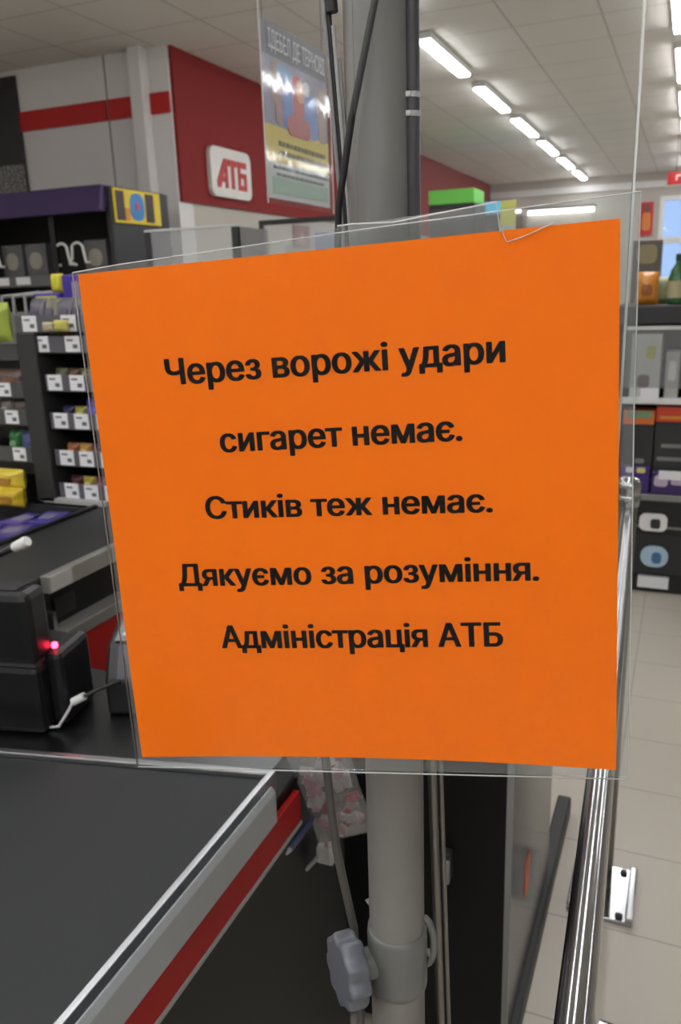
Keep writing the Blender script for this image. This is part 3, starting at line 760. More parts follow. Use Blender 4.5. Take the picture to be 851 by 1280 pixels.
# ------------------------------------------------------------------ the grey pole with its clamp
PX, PY = -0.1775, 0.4995
po = thing('support_pole', 'grey telescopic pole with a clamp standing behind the orange notice', 'pole', (PX, PY, 0))
M_POLE = mat('pole_grey', (116, 114, 110), 0.45)
MB().lathe([(0.0215, 0.02), (0.0215, 1.32), (0.020, 1.325)], 32, (PX, PY, 0)).build('lower_tube', M_POLE, po)
MB().lathe([(0.0185, 1.325), (0.0185, 2.3)], 32, (PX - 0.004, PY - 0.001, 0)).build('upper_tube', M_POLE, po)
MB().lathe([(0.03, 0), (0.03, 0.012), (0.022, 0.02)], 32, (PX, PY, 0)).build('base', M_POLE, po)
cl = MB().lathe([(0.0218, 0.957), (0.0232, 0.958), (0.0236, 0.962), (0.0236, 1.008), (0.0232, 1.012), (0.0218, 1.013)], 32, (PX, PY, 0)).build('clamp_collar', mat('collar_grey', (100, 102, 99), 0.35), po)
# clamp ears behind right
mb = MB()
for z0, z1 in ((1.015, 0.985), (0.985, 0.955)):
    pass
ring = [(PX + 0.0200 + 0.0085 * math.sin(R(a)), PY + 0.006, 0.998 + 0.022 * math.cos(R(a))) for a in range(0, 181, 15)]
mb.tube(ring, 0.003, 10); 
mb.tube([(PX + 0.018, PY + 0.006, 0.988), (PX + 0.028, PY + 0.006, 0.988)], 0.003, 10)
mb.build('clamp_ear', mat('collar_grey', (100, 102, 99), 0.35), po)
MB().tube([(PX - 0.026, PY + 0.004, 1.02), (PX - 0.02, PY + 0.01, 1.024), (PX - 0.018, PY + 0.012, 0.99)], 0.004, 8).build('clamp_ear', MATS['collar_grey'], po)
# lobed knob on a stem, its face turned to the left and the camera
kc = Vector((-0.2100, 0.4700, 0.984)); kd = Vector((-0.70, -0.70, 0.06)).normalized()
q = kd.to_track_quat('Z', 'Y').to_matrix().to_4x4(); q.translation = kc
t = bmesh.new()
NP = 96
prof = [(0.72, -0.012), (0.93, -0.011), (1.0, -0.008), (1.0, 0.003), (0.96, 0.006), (0.86, 0.007)]
rings = []
for s_, z in prof:
    rings.append([t.verts.new((0.0265 * s_ * (1 + 0.075 * math.cos(9 * 2 * math.pi * k / NP)) * math.cos(2 * math.pi * k / NP), 0.0265 * s_ * (1 + 0.075 * math.cos(9 * 2 * math.pi * k / NP)) * math.sin(2 * math.pi * k / NP), z)) for k in range(NP)])
for i in range(len(rings) - 1):
    for k in range(NP):
        f = t.faces.new((rings[i][k], rings[i][(k + 1) % NP], rings[i + 1][(k + 1) % NP], rings[i + 1][k])); f.smooth = True
t.faces.new(rings[0]); t.faces.new(rings[-1])
bmesh.ops.recalc_face_normals(t, faces=t.faces[:])
mb = MB(); mb._merge(t, q)
kn = mb.build('knob', mat('knob_grey', (92, 96, 103), 0.32), po, label='lobed grey knob')
mb = MB(); mb.lathe([(0.012, -0.024), (0.012, -0.012), (0.011, -0.0095)], 20, mtx=q); mb.build('knob_hub', MATS['collar_grey'], kn)
mb = MB(); mb.lathe([(0.006, -0.032), (0.006, -0.026)], 12, mtx=q); mb.build('knob_stem', M_CHROME, kn)

# clear acrylic shield with its two arms to the pole
sh = thing('acrylic_shield', 'tall clear acrylic shield fixed to the grey pole behind the orange notice', 'shield', (-0.1, 0.44, 1.2))
SHO = Vector((-0.0305, 0.4640, 0)); she = Vector((0.979, 0.206, 0))
def shq(u, v, z):   # along the shield from its right edge (u<0 to the left), v through the thickness
    p = SHO + she * u + Vector((-0.206, 0.979, 0)) * v
    return (p.x, p.y, z)
def shbox(u0, u1, v0, v1, z0, z1):
    b = MB()
    p = [shq(u0, v0, 0)[:2], shq(u1, v0, 0)[:2], shq(u1, v1, 0)[:2], shq(u0, v1, 0)[:2]]
    return b.prism(p, z0, z1, 'Z')
shbox(-0.143, -0.0012, 0, 0.003, 1.235, 2.2).build('clear_panel', M_PLEXI, sh)
shbox(-0.0012, 0.0, 0, 0.003, 1.235, 2.2).build('right_edge', M_EDGE, sh, label='bright cut edge')
for z in (1.28, 1.45):
    MB().tube([shq(-0.135, 0.003, z), (PX + 0.012, PY - 0.016, z)], 0.005, 10).build('fixing_arm', M_CHROME, sh)

# things beside the pole
tag(MB().tube([(-0.1612, 0.5045, 1.3), (-0.1612, 0.5045, 1.66), (-0.1618, 0.5048, 2.3)], 0.0047, 14).build('black_tube', mat('black_tube', (42, 42, 50), 0.4)), 'vertical black tube against the right side of the grey pole', 'tube')
for z, lab in ((1.6068, 'upper white cable tie on the black tube right of the pole'), (1.5965, 'lower white cable tie on the black tube right of the pole')):
    q = thing('cable_tie', lab, 'cable tie', (-0.1612, 0.5045, z), 'white ties on the black tube')
    MB().lathe([(0.0048, -0.0015), (0.0053, -0.0015), (0.0053, 0.0015), (0.0048, 0.0015)], 14).build('band', mat('tie_grey', (170, 170, 168), 0.5), q, local=True)
    MB().box(-0.0045, -0.0066, -0.0014, 0.001, -0.0045, 0.0014).build('head', mat('tie_white', (200, 200, 198), 0.5), q, local=True)
tag(MB().tube([(-0.1650, 0.4790, 1.70), (-0.1704, 0.4745, 1.658), (-0.186, 0.470, 1.593), (-0.196, 0.470, 1.545), (-0.2005, 0.474, 1.50), (-0.2, 0.480, 1.40)], 0.0021, 10).build('black_cable', mat('cable_black', (18, 18, 18), 0.5)), 'black cable running slantwise across the front of the grey pole', 'cable')
# strips on the left of the pole
st = thing('cable_trunking', 'narrow clear trunking with a black cable along the left of the pole', 'trunking', (-0.204, 0.488, 1.3))
def sline(px_off, z0, z1, r, nm, mt, yo=0.0):
    a = Vector((-0.2075 + px_off, 0.4875 + yo, 1.66)); b = Vector((-0.2003 + px_off, 0.4908 + yo, 1.5248))
    f = lambda z: a + (b - a) * ((1.66 - z) / (1.66 - 1.5248))
    MB().tube([f(z0), f(z1)], r, 10).build(nm, mt, st)
sline(-0.0015, 1.95, 1.42, 0.0013, 'strip', mat('strip_grey', (126, 126, 126), 0.3))
sline(0.0008, 1.95, 1.42, 0.0016, 'cable', mat('cable_black', (18, 18, 18), 0.5), 0.001)
sline(0.0038, 1.645, 1.42, 0.0013, 'strip', mat('strip_pale', (150, 150, 148), 0.25), -0.001)
sline(0.0056, 1.628, 1.42, 0.0010, 'strip', MATS['strip_grey'], 0.0)
sline(0.0035, 1.95, 1.652, 0.0035, 'cable', mat('cable_black', (18, 18, 18), 0.5), 0.0)
# rod to the right of the lower tube, conduit to its left
rd = thing('chrome_rod', 'pair of slim steel rods standing right of the grey pole', 'rod', (-0.145, 0.511, 0))
MB().tube([(-0.1195, 0.517, 0.0), (-0.1535, 0.5085, 1.24)], 0.0036, 14).build('rod', mat('satin_steel', (122, 120, 116), 0.35, 1.0), rd)
MB().tube([(-0.1145, 0.519, 0.0), (-0.1478, 0.5105, 1.24)], 0.0020, 12).build('rod', MATS['satin_steel'], rd)
tag(MB().tube([(-0.2305, 0.478, 1.25), (-0.2245, 0.4801, 1.1616), (-0.2199, 0.4822, 1.0846), (-0.2125, 0.494, 1.0035), (-0.2095, 0.496, 0.9135), (-0.212, 0.482, 0.6), (-0.222, 0.465, 0.0)], 0.0033, 12).build('grey_conduit', mat('conduit_grey', (78, 76, 72), 0.45)), 'slim grey conduit passing behind the lobed knob left of the pole', 'conduit')

# ------------------------------------------------------------------ candy pack hanging at the counter corner
cp = thing('candy_pack', 'clear crinkled pack of pink and white sweets hanging at the counter corner', 'candy pack', (-0.405, 0.86, 0.72))
bag_bm(0.085, 0.14, 0.04, 21).build('wrapper', clear_mat('crinkle_film', gloss=1.3, rough=0.12, haze=0.05, bump=0.9, bscale=60), cp, local=True)
cp.location = (-0.377, 0.868, 0.775)
cp.rotation_euler = (0, R(-16), R(18))
PK = [mat('sweet_pink', (214, 168, 176), 0.4), mat('sweet_white', (222, 214, 214), 0.4), mat('sweet_red', (190, 84, 96), 0.4)]
for i in range(46):
    u = rnd.uniform(-0.8, 0.8); v = rnd.uniform(0.12, 0.88)
    hw = 0.034 * (1 - abs(v - 0.5) * 0.4)
    b = MB(); b.box(-0.010, -0.004, -0.006, 0.010, 0.004, 0.006, bev=0.002, mtx=Matrix.Translation((u * hw, rnd.uniform(-0.008, 0.008), v * 0.14)) @ Matrix.Rotation(rnd.uniform(0, 3.1), 4, 'Y'))
    b.build('sweet', PK[(1, 0, 1, 2, 1, 0)[i % 6]], cp, local=True)
hk = thing('hook_bracket', 'grey clip bracket holding the pack of pink sweets below the counter corner', 'bracket', (-0.42, 0.87, 0.73))
MB().box(-0.428, 0.868, 0.718, -0.402, 0.888, 0.746, bev=0.004).build('clip', mat('clip_grey', (150, 150, 146), 0.4), hk)
MB().tube([(-0.44, 0.86, 0.71), (-0.428, 0.868, 0.724), (-0.422, 0.872, 0.735)], 0.003, 8).build('wire', M_GREY, hk)
MB().tube([(-0.414, 0.875, 0.746), (-0.41, 0.872, 0.78), (-0.40, 0.87, 0.80)], 0.002, 8).build('wire', mat('wire_pink', (170, 110, 112), 0.4), hk)
pn = thing('blue_pen', 'dark blue pen like stick lying against the counter corner by the sweets', 'pen', (-0.43, 0.8, 0.8))
MB().tube([(-0.4285, 0.795, 0.795), (-0.424, 0.86, 0.80)], 0.0042, 12).build('barrel', mat('pen_blue', (44, 52, 84), 0.35), pn)
MB().tube([(-0.4292, 0.785, 0.7942), (-0.4285, 0.795, 0.795)], [0.0015, 0.004], 10).build('tip', M_GREY, pn)

# ------------------------------------------------------------------ till unit, card reader and cables on the plate
tu = thing('till_unit', 'black boxy till unit with a red light on the steel plate at left', 'cash register', (-0.9, 0.85, 0.88))
BM = Matrix.Translation((-0.822, 0.798, 0.88)) @ Matrix.Rotation(R(11.9), 4, 'Z')   # right front corner of the box
def tb(x0, y0, z0, x1, y1, z1, bev=0.0): return MB().box(x0, y0, z0, x1, y1, z1, bev=bev, mtx=BM)
tb(-0.26, 0.0, 0.0, 0.0, 0.10, 0.108, 0.010).build('lower_case', mat('till_black', (15, 15, 17), 0.38), tu)
tb(-0.26, -0.004, 0.112, 0.002, 0.05, 0.222, 0.012).build('upper_case', mat('till_black2', (17, 17, 19), 0.38), tu)
tb(-0.255, 0.004, 0.107, -0.004, 0.048, 0.113).build('seam_band', mat('seam_grey', (70, 70, 72), 0.4), tu)
tb(-0.01, 0.03, 0.0, 0.020, 0.12, 0.118, 0.010).build('side_pod', M_BLACK, tu)
tb(-0.24, 0.008, 0.222, -0.02, 0.042, 0.2245, 0.001).build('lid', M_DARK, tu)
ld = MB(); ld.lathe([(0.001, -0.005), (0.004, -0.0035), (0.005, 0), (0.004, 0.0035), (0.001, 0.005)], 14, mtx=BM @ Matrix.Translation((0.0075, 0.0415, 0.126)))
ld.build('indicator_light', emit_mat('led_red', (255, 40, 70), 14.0), tu, label='glowing red light')
cr_ = thing('card_reader', 'black card reader with a sloping grey keypad by the till', 'card reader', (-0.72, 0.9, 0.88))
KM = Matrix.Translation((-0.755, 0.885, 0.88)) @ Matrix.Rotation(R(20), 4, 'Z')
MB().prism([(0.0, 0.0), (0.0, 0.055), (0.03, 0.105), (0.115, 0.125), (0.125, 0.0)], -0.02, 0.09, 'X', bev=0.006, mtx=KM).build('body', M_BLACK, cr_)
MB().prism([(0.032, 0.107), (0.112, 0.1265), (0.112, 0.129), (0.032, 0.1095)], -0.008, 0.078, 'X', mtx=KM).build('keypad', mat('keypad_grey', (110, 112, 116), 0.4), cr_)
for i in range(4):
    for j in range(3):
        y = 0.04 + i * 0.018
        MB().box(0.002 + j * 0.023, y, 0.1115 + i * 0.0043, 0.018 + j * 0.023, y + 0.012, 0.1155 + i * 0.0043, bev=0.0015, mtx=KM).build('key', M_WHITE, cr_)
MB().prism([(0.002, 0.058), (0.028, 0.102), (0.026, 0.104), (0.0, 0.06)], 0.0, 0.07, 'X', mtx=KM).build('screen', mat('screen_dark', (48, 50, 58), 0.2), cr_)
cc = thing('white_plug_cable', 'white plug on a thin cable lying between the till and card reader', 'cable', (-0.82, 0.85, 0.88))
MB().tube([(-0.833, 0.812, 0.884), (-0.815, 0.818, 0.886), (-0.806, 0.83, 0.905), (-0.803, 0.842, 0.918)], 0.0024, 8).build('cable', mat('cable_white', (190, 190, 190), 0.4), cc)
MB().tube([(-0.803, 0.840, 0.917), (-0.785, 0.846, 0.927)], 0.0062, 12).build('plug', M_WHITE, cc, label='white plug')
MB().tube([(-0.785, 0.846, 0.927), (-0.765, 0.86, 0.936), (-0.752, 0.889, 0.935)], 0.003, 8).build('cable', M_BLACK, cc)
lc = thing('white_tip_stick', 'black stick with a white tip reaching in from the left edge above the till', 'stick', (-1.0, 0.95, 1.1))
MB().tube([(-1.12, 0.93, 1.05), (-1.02, 0.95, 1.0925), (-0.985, 0.95, 1.1075)], 0.006, 10).build('stick', M_DARK, lc)
MB().tube([(-0.987, 0.95, 1.1065), (-0.962, 0.95, 1.1175), (-0.957, 0.95, 1.120)], [0.008, 0.010, 0.008], 12).build('tip', M_WHITE, lc, label='white tip')
MB().tube([(-1.12, 0.93, 1.05), (-1.14, 0.9, 0.95), (-1.03, 0.88, 0.88)], 0.006, 10).build('stick', M_DARK, lc)

# ------------------------------------------------------------------ neighbouring checkout
nc = thing('neighbour_counter', 'neighbouring checkout counter with dark grey top and pale steel strips behind the till', 'checkout counter', (-1.45, 1.3, 0))
MB().box(-1.565, -0.4, 0.06, -1.285, 1.826, 0.885, bev=0.004).build('body', M_BLACKG, nc)
MB().box(-1.55, -0.4, 0.885, -1.285, 1.826, 0.9, bev=0.003).build('top', mat('counter_top_grey', (40, 41, 40), 0.45, var=0.1, scale=4), nc)
MB().box(-1.565, -0.4, 0.885, -1.551, 1.826, 0.908, bev=0.003).build('top_edge', M_BLACK, nc)
MB().box(-1.285, 1.295, 0.862, -1.262, 1.826, 0.902, bev=0.002).build('steel_strip', mat('pale_steel', (158, 156, 150), 0.35, 0.6), nc, label='pale steel strip')
MB().box(-1.262, 1.30, 0.864, -1.2605, 1.37, 0.9).build('strip_label', mat('label_grey', (176, 175, 170), 0.5), nc)
MB().box(-1.285, 1.30, 0.745, -1.235, 1.826, 0.775, bev=0.003).build('lower_rail', mat('rail_steel', (128, 126, 122), 0.4, 0.5), nc, label='grey lower rail')
MB().box(-1.285, 1.298, 0.775, -1.265, 1.308, 0.815).build('rail_end', M_ALU, nc)
MB().box(-1.285, 1.30, 0.60, -1.24, 1.826, 0.745, bev=0.002).build('red_strip', M_RED, nc, label='red stripe')
MB().box(-1.55, -0.38, 0, -1.30, 1.81, 0.06).build('plinth', M_BLACK, nc)
MB().box(-1.2855, 1.325, 0.79, -1.28, 1.39, 0.835, bev=0.001).build('dark_slot', mat('slot_black', (12, 12, 12), 0.3), nc)

# ------------------------------------------------------------------ candy racks
RZ_ = [1.424, 1.367, 1.258, 1.148, 1.038, 0.938]
rk = thing('candy_rack', 'dark candy rack with price tags behind the neighbouring counter, right of the dark post', 'rack', (-1.48, 2.0, 0))
RX0, RX1, RY = -1.705, -1.22, 1.85
MB().box(-1.78, RY - 0.02, 0.9, -1.712, RY + 0.32, 1.40, bev=0.004).build('side_post', mat('rack_post', (48, 48, 47), 0.5), rk)
MB().box(RX0, RY + 0.3, 0.9, RX1, RY + 0.32, 1.45).build('back_panel', M_BLACK, rk)
MB().box(RX1, RY, 0.9, RX1 + 0.02, RY + 0.32, 1.40, bev=0.003).build('side_post', MATS['rack_post'], rk)
MB().box(-1.78, RY - 0.02, 0.0, RX1 + 0.02, RY + 0.32, 0.9).build('base_cabinet', M_BLACKG, rk)
TAGX = [[-1.735, -1.595], [-1.70, -1.59], [-1.67, -1.59], [-1.665, -1.59], [-1.66, -1.588], [-1.657, -1.585]]
for i, z in enumerate(RZ_):
    xl = -1.79 if i == 0 else -1.74 if i == 1 else RX0
    MB().box(xl, RY, z - 0.028, RX1, RY + 0.3, z - 0.018).build('shelf', M_BLACK, rk)
    MB().box(xl, RY - 0.004, z - 0.024, RX1, RY + 0.001, z + 0.022).build('price_rail', mat('rack_rail', (92, 90, 96), 0.4), rk)
    for x in TAGX[i] + [-1.51, -1.42]:
        tg = MB().box(x - 0.025, RY - 0.007, z - 0.022, x + 0.025, RY - 0.004, z + 0.022).build('price_tag', M_TAG, rk)
        b = MB(); b.box(x - 0.018, RY - 0.0076, z + 0.008, x + 0.004, RY - 0.007, z + 0.013); b.box(x + 0.002, RY - 0.0076, z - 0.012, x + 0.018, RY - 0.007, z - 0.001)
        b.build('tag_print', mat('tag_ink', (96, 96, 104), 0.6), tg)
MB().box(-1.76, RY - 0.02, 0.895, -1.53, RY - 0.002, 0.915, bev=0.002).build('front_ledge', mat('ledge_pale', (168, 168, 166), 0.45), rk, label='pale front ledge')
# goods of this rack
SN = ['topmost shelf', 'second shelf down', 'third shelf down', 'fourth shelf down', 'fifth shelf down', 'lowest shelf']
def bar_pack(x, y, z, w_, d, h, mt, pm_, lab, group):
    q = thing('sweet_pack', lab, 'sweet pack', (x, y, z), group)
    bag_bm(w_, h, d, int(abs(x * 7919)) % 97, 10, 8).build('wrapper', mt, q, local=True)
    MB().prism(rrect(0, h * 0.5, w_ * 0.45, h * 0.3, h * 0.1), -d / 2 - 0.002, -d / 2 + 0.004, 'Y').build('print', pm_, q, local=True)
    return q
WR = mat('wrap_silver', (92, 89, 100), 0.2); WRY = mat('wrap_yellowgrey', (112, 108, 92), 0.22); 
top = [(-1.745, WR, 'leftmost'), (-1.69, WRY, 'second from left'), (-1.64, WR, 'third from left'), (-1.59, WRY, 'fourth from left'), (-1.54, WR, 'partly behind the sheet')]
for i, (x, mt_, w_) in enumerate(top):
    bag(x, RY + 0.04, 1.407, 0.062, 0.088, 0.04, mt_, 'glossy grey sweet bag on the topmost shelf of the rack, %s' % w_, 'grey sweet bags on the rack top', band=mat('wrap_dark', (72, 66, 84), 0.3), seed=30 + i, lean=R(-14), name='sweet_bag', cat='sweet bag')
bag(-1.60, RY - 0.03, 1.404, 0.05, 0.03, 0.02, mat('wrap_lemon', (190, 182, 92), 0.3), 'small lemon yellow packet at the front of the topmost rack shelf', name='sweet_packet', cat='sweet packet', seed=41)
bag(-1.645, RY - 0.03, 1.404, 0.04, 0.025, 0.02, mat('wrap_cream', (180, 172, 140), 0.3), 'small cream packet at the front of the topmost rack shelf', name='sweet_packet', cat='sweet packet', seed=42)
carton(-1.685, RY + 0.13, 1.407, 0.07, 0.06, 0.15, mat('violet_box', (70, 52, 150), 0.35), [(0.2, 0.7, 0.35, 0.35, mat('violet_print', (150, 140, 170), 0.4))], 'upright violet box on top of the candy rack near the orange sheet', name='sweet_box')
carton(-1.785, RY + 0.13, 1.407, 0.10, 0.06, 0.10, mat('violet_box', (70, 52, 150), 0.35), [(0, 0.8, 0.8, 0.25, mat('violet_print_yellow', (190, 184, 110), 0.4))], 'low violet box with a yellow upper print on top of the candy rack', name='sweet_box')
bag(-1.76, RY + 0.16, 1.507, 0.045, 0.055, 0.03, mat('wrap_yellow', (206, 196, 60), 0.3), 'yellow packet standing on the low violet box on the candy rack', name='sweet_packet', cat='sweet packet', seed=44)
rowcol = {1: [(112, 132, 66), (176, 92, 52), (40, 92, 170), (52, 104, 176)],
          2: [(96, 100, 74), (84, 62, 50), (110, 118, 82), (74, 60, 50)],
          3: [(46, 44, 74), (150, 146, 70), (70, 60, 150), (64, 54, 140)],
          4: [(150, 96, 60), (176, 132, 66), (92, 60, 66), (120, 70, 80)],
          5: [(84, 40, 42), (168, 156, 70), (124, 70, 84), (104, 52, 60)]}
NM = {1: ['green', 'rust brown', 'blue', 'bright blue'], 2: ['olive', 'brown', 'sage', 'dark brown'], 3: ['navy', 'mustard', 'violet', 'indigo'],
      4: ['tan', 'gold', 'plum', 'rose brown'], 5: ['maroon', 'yellow', 'mauve', 'wine red']}
for i in range(1, 6):
    for j in range(4):
        x = (-1.705 if i > 1 else -1.71) + 0.032 + j * 0.046 + 0.008 * (i > 2)
        h = 0.036 if i > 1 else 0.03
        c = rowcol[i][j]
        if i == 3 and j >= 2: h = 0.06
        bar_pack(x, RY + 0.035, RZ_[i] - 0.018 + 0.012, 0.044, 0.028, h + 0.008, mat('wrap_%d_%d' % (i, j), c, 0.3), mat('wp_%d_%d' % (i, j), tuple(min(255, int(v * 1.5 + 20)) for v in c), 0.35),
                 '%s sweet pack on the %s of the candy rack' % (NM[i][j], SN[i]), 'sweet packs on the rack shelves')

# left rack
lr = thing('snack_rack', 'snack rack at the left edge, left of the dark rack post', 'rack', (-2.05, 2.0, 0))
LX0, LX1 = -2.4, -1.795
LZ = [1.345, 1.235, 1.153, 1.04]
MB().box(LX0, RY + 0.3, 0.0, LX1, RY + 0.32, 1.45).build('back_panel', mat('rack_pale', (120, 118, 116), 0.5), lr)
MB().box(LX0, RY - 0.02, 0.0, LX1, RY + 0.3, 0.895).build('base_cabinet', M_BLACKG, lr)
for i, z in enumerate(LZ):
    MB().box(LX0, RY, z - 0.028, LX1, RY + 0.3, z - 0.018).build('shelf', M_BLACK, lr)
    MB().box(LX0, RY - 0.004, z - 0.024, LX1, RY + 0.001, z + 0.022).build('price_rail', mat('rack_rail_dark', (78, 78, 78), 0.4), lr)
    for x in ([-1.90], [-1.865], [-1.85], [-1.84])[i] + [-1.96, -2.06]:
        tg = MB().box(x - 0.025, RY - 0.007, z - 0.02, x + 0.025, RY - 0.004, z + 0.02).build('price_tag', M_TAG, lr)
        b = MB(); b.box(x - 0.018, RY - 0.0076, z + 0.007, x + 0.004, RY - 0.007, z + 0.012); b.box(x + 0.002, RY - 0.0076, z - 0.012, x + 0.018, RY - 0.007, z - 0.001)
        b.build('tag_print', mat('tag_ink', (96, 96, 104), 0.6), tg)
for x in (-1.93, -1.885, -1.84):
    MB().tube([(x, RY + 0.1, 1.45), (x, RY + 0.1, 1.50), (x + 0.01, RY + 0.25, 1.51), (x + 0.01, RY + 0.31, 1.44)], 0.006, 8).build('divider', M_GREY, lr)
bag(-1.855, RY - 0.02, 1.375, 0.13, 0.11, 0.06, mat('wrap_lime', (160, 178, 74), 0.25), 'lime green snack bag on the topmost shelf of the left rack', band=mat('wrap_lime2', (206, 206, 150), 0.3), seed=51)
bag(-1.87, RY + 0.04, 1.217, 0.10, 0.075, 0.04, mat('wrap_taupe', (112, 92, 84), 0.25), 'taupe snack bag on the second shelf of the left rack', band=mat('wrap_rust', (150, 96, 70), 0.3), seed=52)
bag(-1.90, RY + 0.04, 1.135, 0.05, 0.07, 0.04, mat('wrap_pale', (136, 130, 126), 0.25), 'pale grey snack bag on the third shelf of the left rack, left one', band=mat('wrap_pale2', (176, 170, 164), 0.3), seed=53)
bag(-1.84, RY + 0.04, 1.135, 0.07, 0.07, 0.04, mat('wrap_smoke', (104, 96, 92), 0.25), 'smoky brown snack bag on the third shelf of the left rack, right one', seed=54)
bag(-1.885, RY + 0.04, 1.022, 0.05, 0.085, 0.04, mat('wrap_green', (52, 112, 60), 0.25), 'dark green snack bag on the fourth shelf of the left rack', band=mat('wrap_green2', (130, 170, 120), 0.3), seed=55)
bag(-1.83, RY + 0.04, 1.022, 0.06, 0.085, 0.045, mat('wrap_bluegrey', (84, 92, 132), 0.22), 'blue grey snack bag beside the green bag on the left rack', seed=56)
for i, (x, z, c) in enumerate(((-1.875, 0.897, (214, 186, 60)), (-1.815, 0.897, (206, 176, 40)), (-1.845, 0.945, (220, 196, 70)))):
    bag(x, RY - 0.08 + 0.03 * (i == 2), z, 0.085 if i < 2 else 0.11, 0.06, 0.06, mat('wrap_gold_%d' % i, c, 0.22), 'golden yellow snack bag below the left rack, %s of the three' % ('left one', 'right one', 'upper one')[i], 'golden snack bags below the left rack', band=mat('wrap_gold_print', (168, 120, 40), 0.3), seed=60 + i)
# shallow tray of violet packs between the rack and the counter top
tr = thing('sweets_tray', 'shallow dark tray with violet packs between the candy rack and grey counter', 'tray', (-1.7, 1.62, 0.86))
MB().box(-1.95, 1.32, 0.855, -1.57, 1.80, 0.865).build('floor', M_DARK, tr)
b = MB(); b.box(-1.95, 1.80, 0.855, -1.568, 1.808, 0.9); b.box(-1.95, 1.312, 0.855, -1.57, 1.32, 0.895); b.build('rim', M_DARK, tr)
MB().box(-1.95, 1.32, 0.0, -1.57, 1.8, 0.855).build('cabinet', M_BLACKG, tr)
VT = mat('violet_wrap', (72, 64, 138), 0.3)
for i, (x, y, rz, lab) in enumerate(((-1.66, 1.74, 10, 'violet flat pack in the shallow tray, nearest the rack ledge'), (-1.72, 1.70, -5, 'violet flat pack in the shallow tray, left of the one by the ledge'),
                                     (-1.66, 1.60, 20, 'violet flat pack in the middle of the shallow tray'), (-1.68, 1.46, 5, 'violet flat pack at the near end of the shallow tray'), (-1.77, 1.58, -8, 'violet flat pack at the left of the shallow tray'))):
    q = thing('flat_pack', lab, 'sweet pack', (x, y, 0.866), 'violet flat packs in the tray')
    q.rotation_euler = (0, 0, R(rz))
    MB().box(-0.04, -0.055, 0, 0.04, 0.055, 0.022, bev=0.004).build('wrapper', VT, q, local=True)
    MB().prism(rrect(0, 0, 0.045, 0.05, 0.01), 0.022, 0.0232, 'Z').build('print', mat('violet_wrap_print', (126, 122, 150), 0.35), q, local=True)
t = thing('white_label_pack', 'white and pale blue pack with dark lettering at the left edge of the photo', 'pack', (-1.77, 1.5, 0.866))
MB().box(-1.80, 1.46, 0.866, -1.668, 1.52, 0.955, bev=0.004).build('box_body', mat('pack_pale_blue', (158, 178, 196), 0.35), t)
MB().box(-1.79, 1.457, 0.905, -1.672, 1.46, 0.945).build('white_panel', M_TAG, t)
mb = MB(); 
for k in range(4): mb.box(-1.75 + 0.02 * k, 1.4555, 0.915, -1.738 + 0.02 * k, 1.457, 0.932)
mb.build('print', M_INK, t)

# ------------------------------------------------------------------ THE NOTICE in its clear sleeve
O = Vector((-0.1754, 0.4146, 1.3742)); EX = Vector((0.9785, 0.2063, 0)); NN = Vector((-0.2061, 0.9774, -0.048)).normalized(); EZ = NN.cross(EX) * -1
if EZ.z < 0: EZ = -EZ
NM4 = Matrix.Identity(4)
for i in range(3):
    NM4[i][0], NM4[i][1], NM4[i][2], NM4[i][3] = EX[i], NN[i], EZ[i], O[i]
no = thing('orange_notice', 'bright orange paper notice with five lines of black lettering', 'notice')
no.matrix_world = NM4
def bil(u, v):     # corners of the sheet, slightly uneven cut
    tl, tr_, brr, bl = (-0.1521, 0.137), (0.1442, 0.1538), (0.1575, -0.1511), (-0.1388, -0.1679)
    x = (1 - v) * ((1 - u) * tl[0] + u * tr_[0]) + v * ((1 - u) * bl[0] + u * brr[0])
    z = (1 - v) * ((1 - u) * tl[1] + u * tr_[1]) + v * ((1 - u) * bl[1] + u * brr[1])
    z += 0.004 * v * math.sin(math.pi * u)
    return x, z
def wav(x, z):
    return 0.0005 * math.sin(22 * x + 9 * z) + 0.0004 * math.sin(31 * z - 12 * x)
def sheet_bm(n, th, pos, y0):
    b = bmesh.new()
    fr_, bk = [], []
    for i in range(n + 1):
        fr_.append([]); bk.append([])
        for j in range(n + 1):
            x, z = pos(i / n, j / n)
            fr_[i].append(b.verts.new((x, y0 + wav(x, z), z))); bk[i].append(b.verts.new((x, y0 + th + wav(x, z), z)))
    for i in range(n):
        for j in range(n):
            f = b.faces.new((fr_[i][j], fr_[i + 1][j], fr_[i + 1][j + 1], fr_[i][j + 1])); f.smooth = True
            f = b.faces.new((bk[i][j], bk[i][j + 1], bk[i + 1][j + 1], bk[i + 1][j])); f.smooth = True
    for i in range(n):
        b.faces.new((fr_[i][0], bk[i][0], bk[i + 1][0], fr_[i + 1][0])); b.faces.new((fr_[i][n], fr_[i + 1][n], bk[i + 1][n], bk[i][n]))
        b.faces.new((fr_[0][i], fr_[0][i + 1], bk[0][i + 1], bk[0][i])); b.faces.new((fr_[n][i], bk[n][i], bk[n][i + 1], fr_[n][i + 1]))
    bmesh.ops.recalc_face_normals(b, faces=b.faces[:])
    mb = MB(); mb.bm.free(); mb.bm = b
    return mb
sheet_bm(36, 0.0005, bil, 0.0).build('paper', mat('orange_paper', (255, 120, 4), 0.7, spec=0.15, var=0.03, scale=12), no, local=True)
LINES = [('Через ворожі удари', (-0.1027, 0.0737), (0.0895, 0.084), 0.0145),
         ('сигарет немає.', (-0.0724, 0.0345), (0.0672, 0.0419), 0.0140),
         ('Стиків теж немає.', (-0.0838, -0.0056), (0.0843, 0.0019), 0.0133),
         ('Дякуємо за розуміння.', (-0.1041, -0.0485), (0.1106, -0.0370), 0.0138),
         ('Адміністрація АТБ', (-0.0786, -0.0875), (0.0917, -0.0777), 0.0145)]
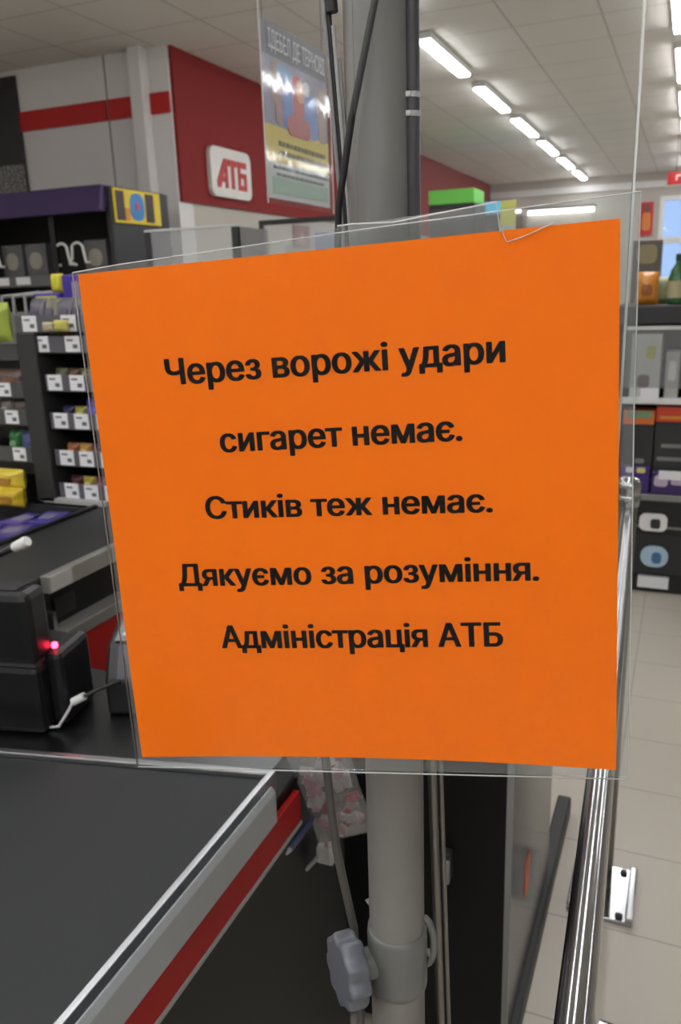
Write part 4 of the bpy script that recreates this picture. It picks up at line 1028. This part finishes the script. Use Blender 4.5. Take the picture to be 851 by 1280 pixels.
for s_, a, b_, h in LINES:
    d = Vector((b_[0] - a[0], b_[1] - a[1]))
    tb_ = text_bm(s_, d.length, h, 0.0003, 0.036)
    M_ = Matrix.Translation((a[0], 0, a[1])) @ Matrix.Rotation(-math.atan2(d.y, d.x), 4, 'Y')
    tb_.bm.transform(M_)
    for v in tb_.bm.verts:
        v.co.y += wav(v.co.x, v.co.z) - 0.00005
    tb_.build('lettering', M_INK, no, local=True)

sl = thing('clear_sleeve', 'clear plastic sleeve holding the orange notice', 'sleeve')
sl.matrix_world = NM4
def film(pts, y0, th, nm, mt):
    b = bmesh.new()
    vs = [b.verts.new((x, y0, z)) for x, z in pts]
    f = b.faces.new(vs)
    bmesh.ops.triangulate(b, faces=[f])
    for _ in range(3):
        bmesh.ops.subdivide_edges(b, edges=b.edges[:], cuts=1)
    for v in b.verts: v.co.y += 0
    r = bmesh.ops.extrude_face_region(b, geom=b.faces[:])
    for g in r['geom']:
        if isinstance(g, bmesh.types.BMVert): g.co.y += th
    bmesh.ops.recalc_face_normals(b, faces=b.faces[:])
    mb = MB(); mb.bm.free(); mb.bm = b
    return mb.build(nm, mt, sl, local=True)
OUT = [(-0.155, 0.138), (-0.126, 0.1414), (0.0049, 0.1535), (0.0849, 0.1600), (0.1531, 0.1658), (0.1556, 0.0632), (0.1644, -0.1557), (-0.1422, -0.1746)]
film(OUT, -0.0022, 0.0003, 'front_film', clear_mat('sleeve_film', gloss=0.22, rough=0.12, haze=0.0, bump=0.03, bscale=16))
film(OUT, 0.0022, 0.0003, 'back_film', clear_mat('sleeve_back', gloss=0.4, rough=0.1, haze=0.07))
def seam(pts, r, nm='seam', mt=None):
    MB().tube([(x, -0.0010 + wav(x, z), z) for x, z in pts], r, 6).build(nm, mt or mat('seam_clear', (196, 196, 194), 0.3), sl, local=True)
seam(OUT[:5], 0.00035); seam([OUT[4], OUT[5], OUT[6]], 0.00035); seam([OUT[6], OUT[7]], 0.0004); seam([OUT[7], OUT[0]], 0.0004, mt=mat('seam_dark', (120, 112, 108), 0.35))
# second film: torn flap sticking up behind the middle of the top edge
FL = [(-0.03, 0.148), (0.0, 0.1565), (0.0079, 0.1572), (0.03, 0.1570), (0.0586, 0.1610), (0.0831, 0.1645), (0.0852, 0.1500), (0.0852, 0.13), (-0.03, 0.13)]
film(FL, 0.0034, 0.0003, 'flap', clear_mat('flap_film', gloss=0.5, rough=0.1, haze=0.10))
seam(FL[1:7], 0.00045, 'flap_edge')
seam([(0.0862, 0.1505), (0.0875, 0.1470), (0.0888, 0.1448), (0.0945, 0.1462), (0.1020, 0.1490), (0.1120, 0.1533)], 0.0003, 'crease')
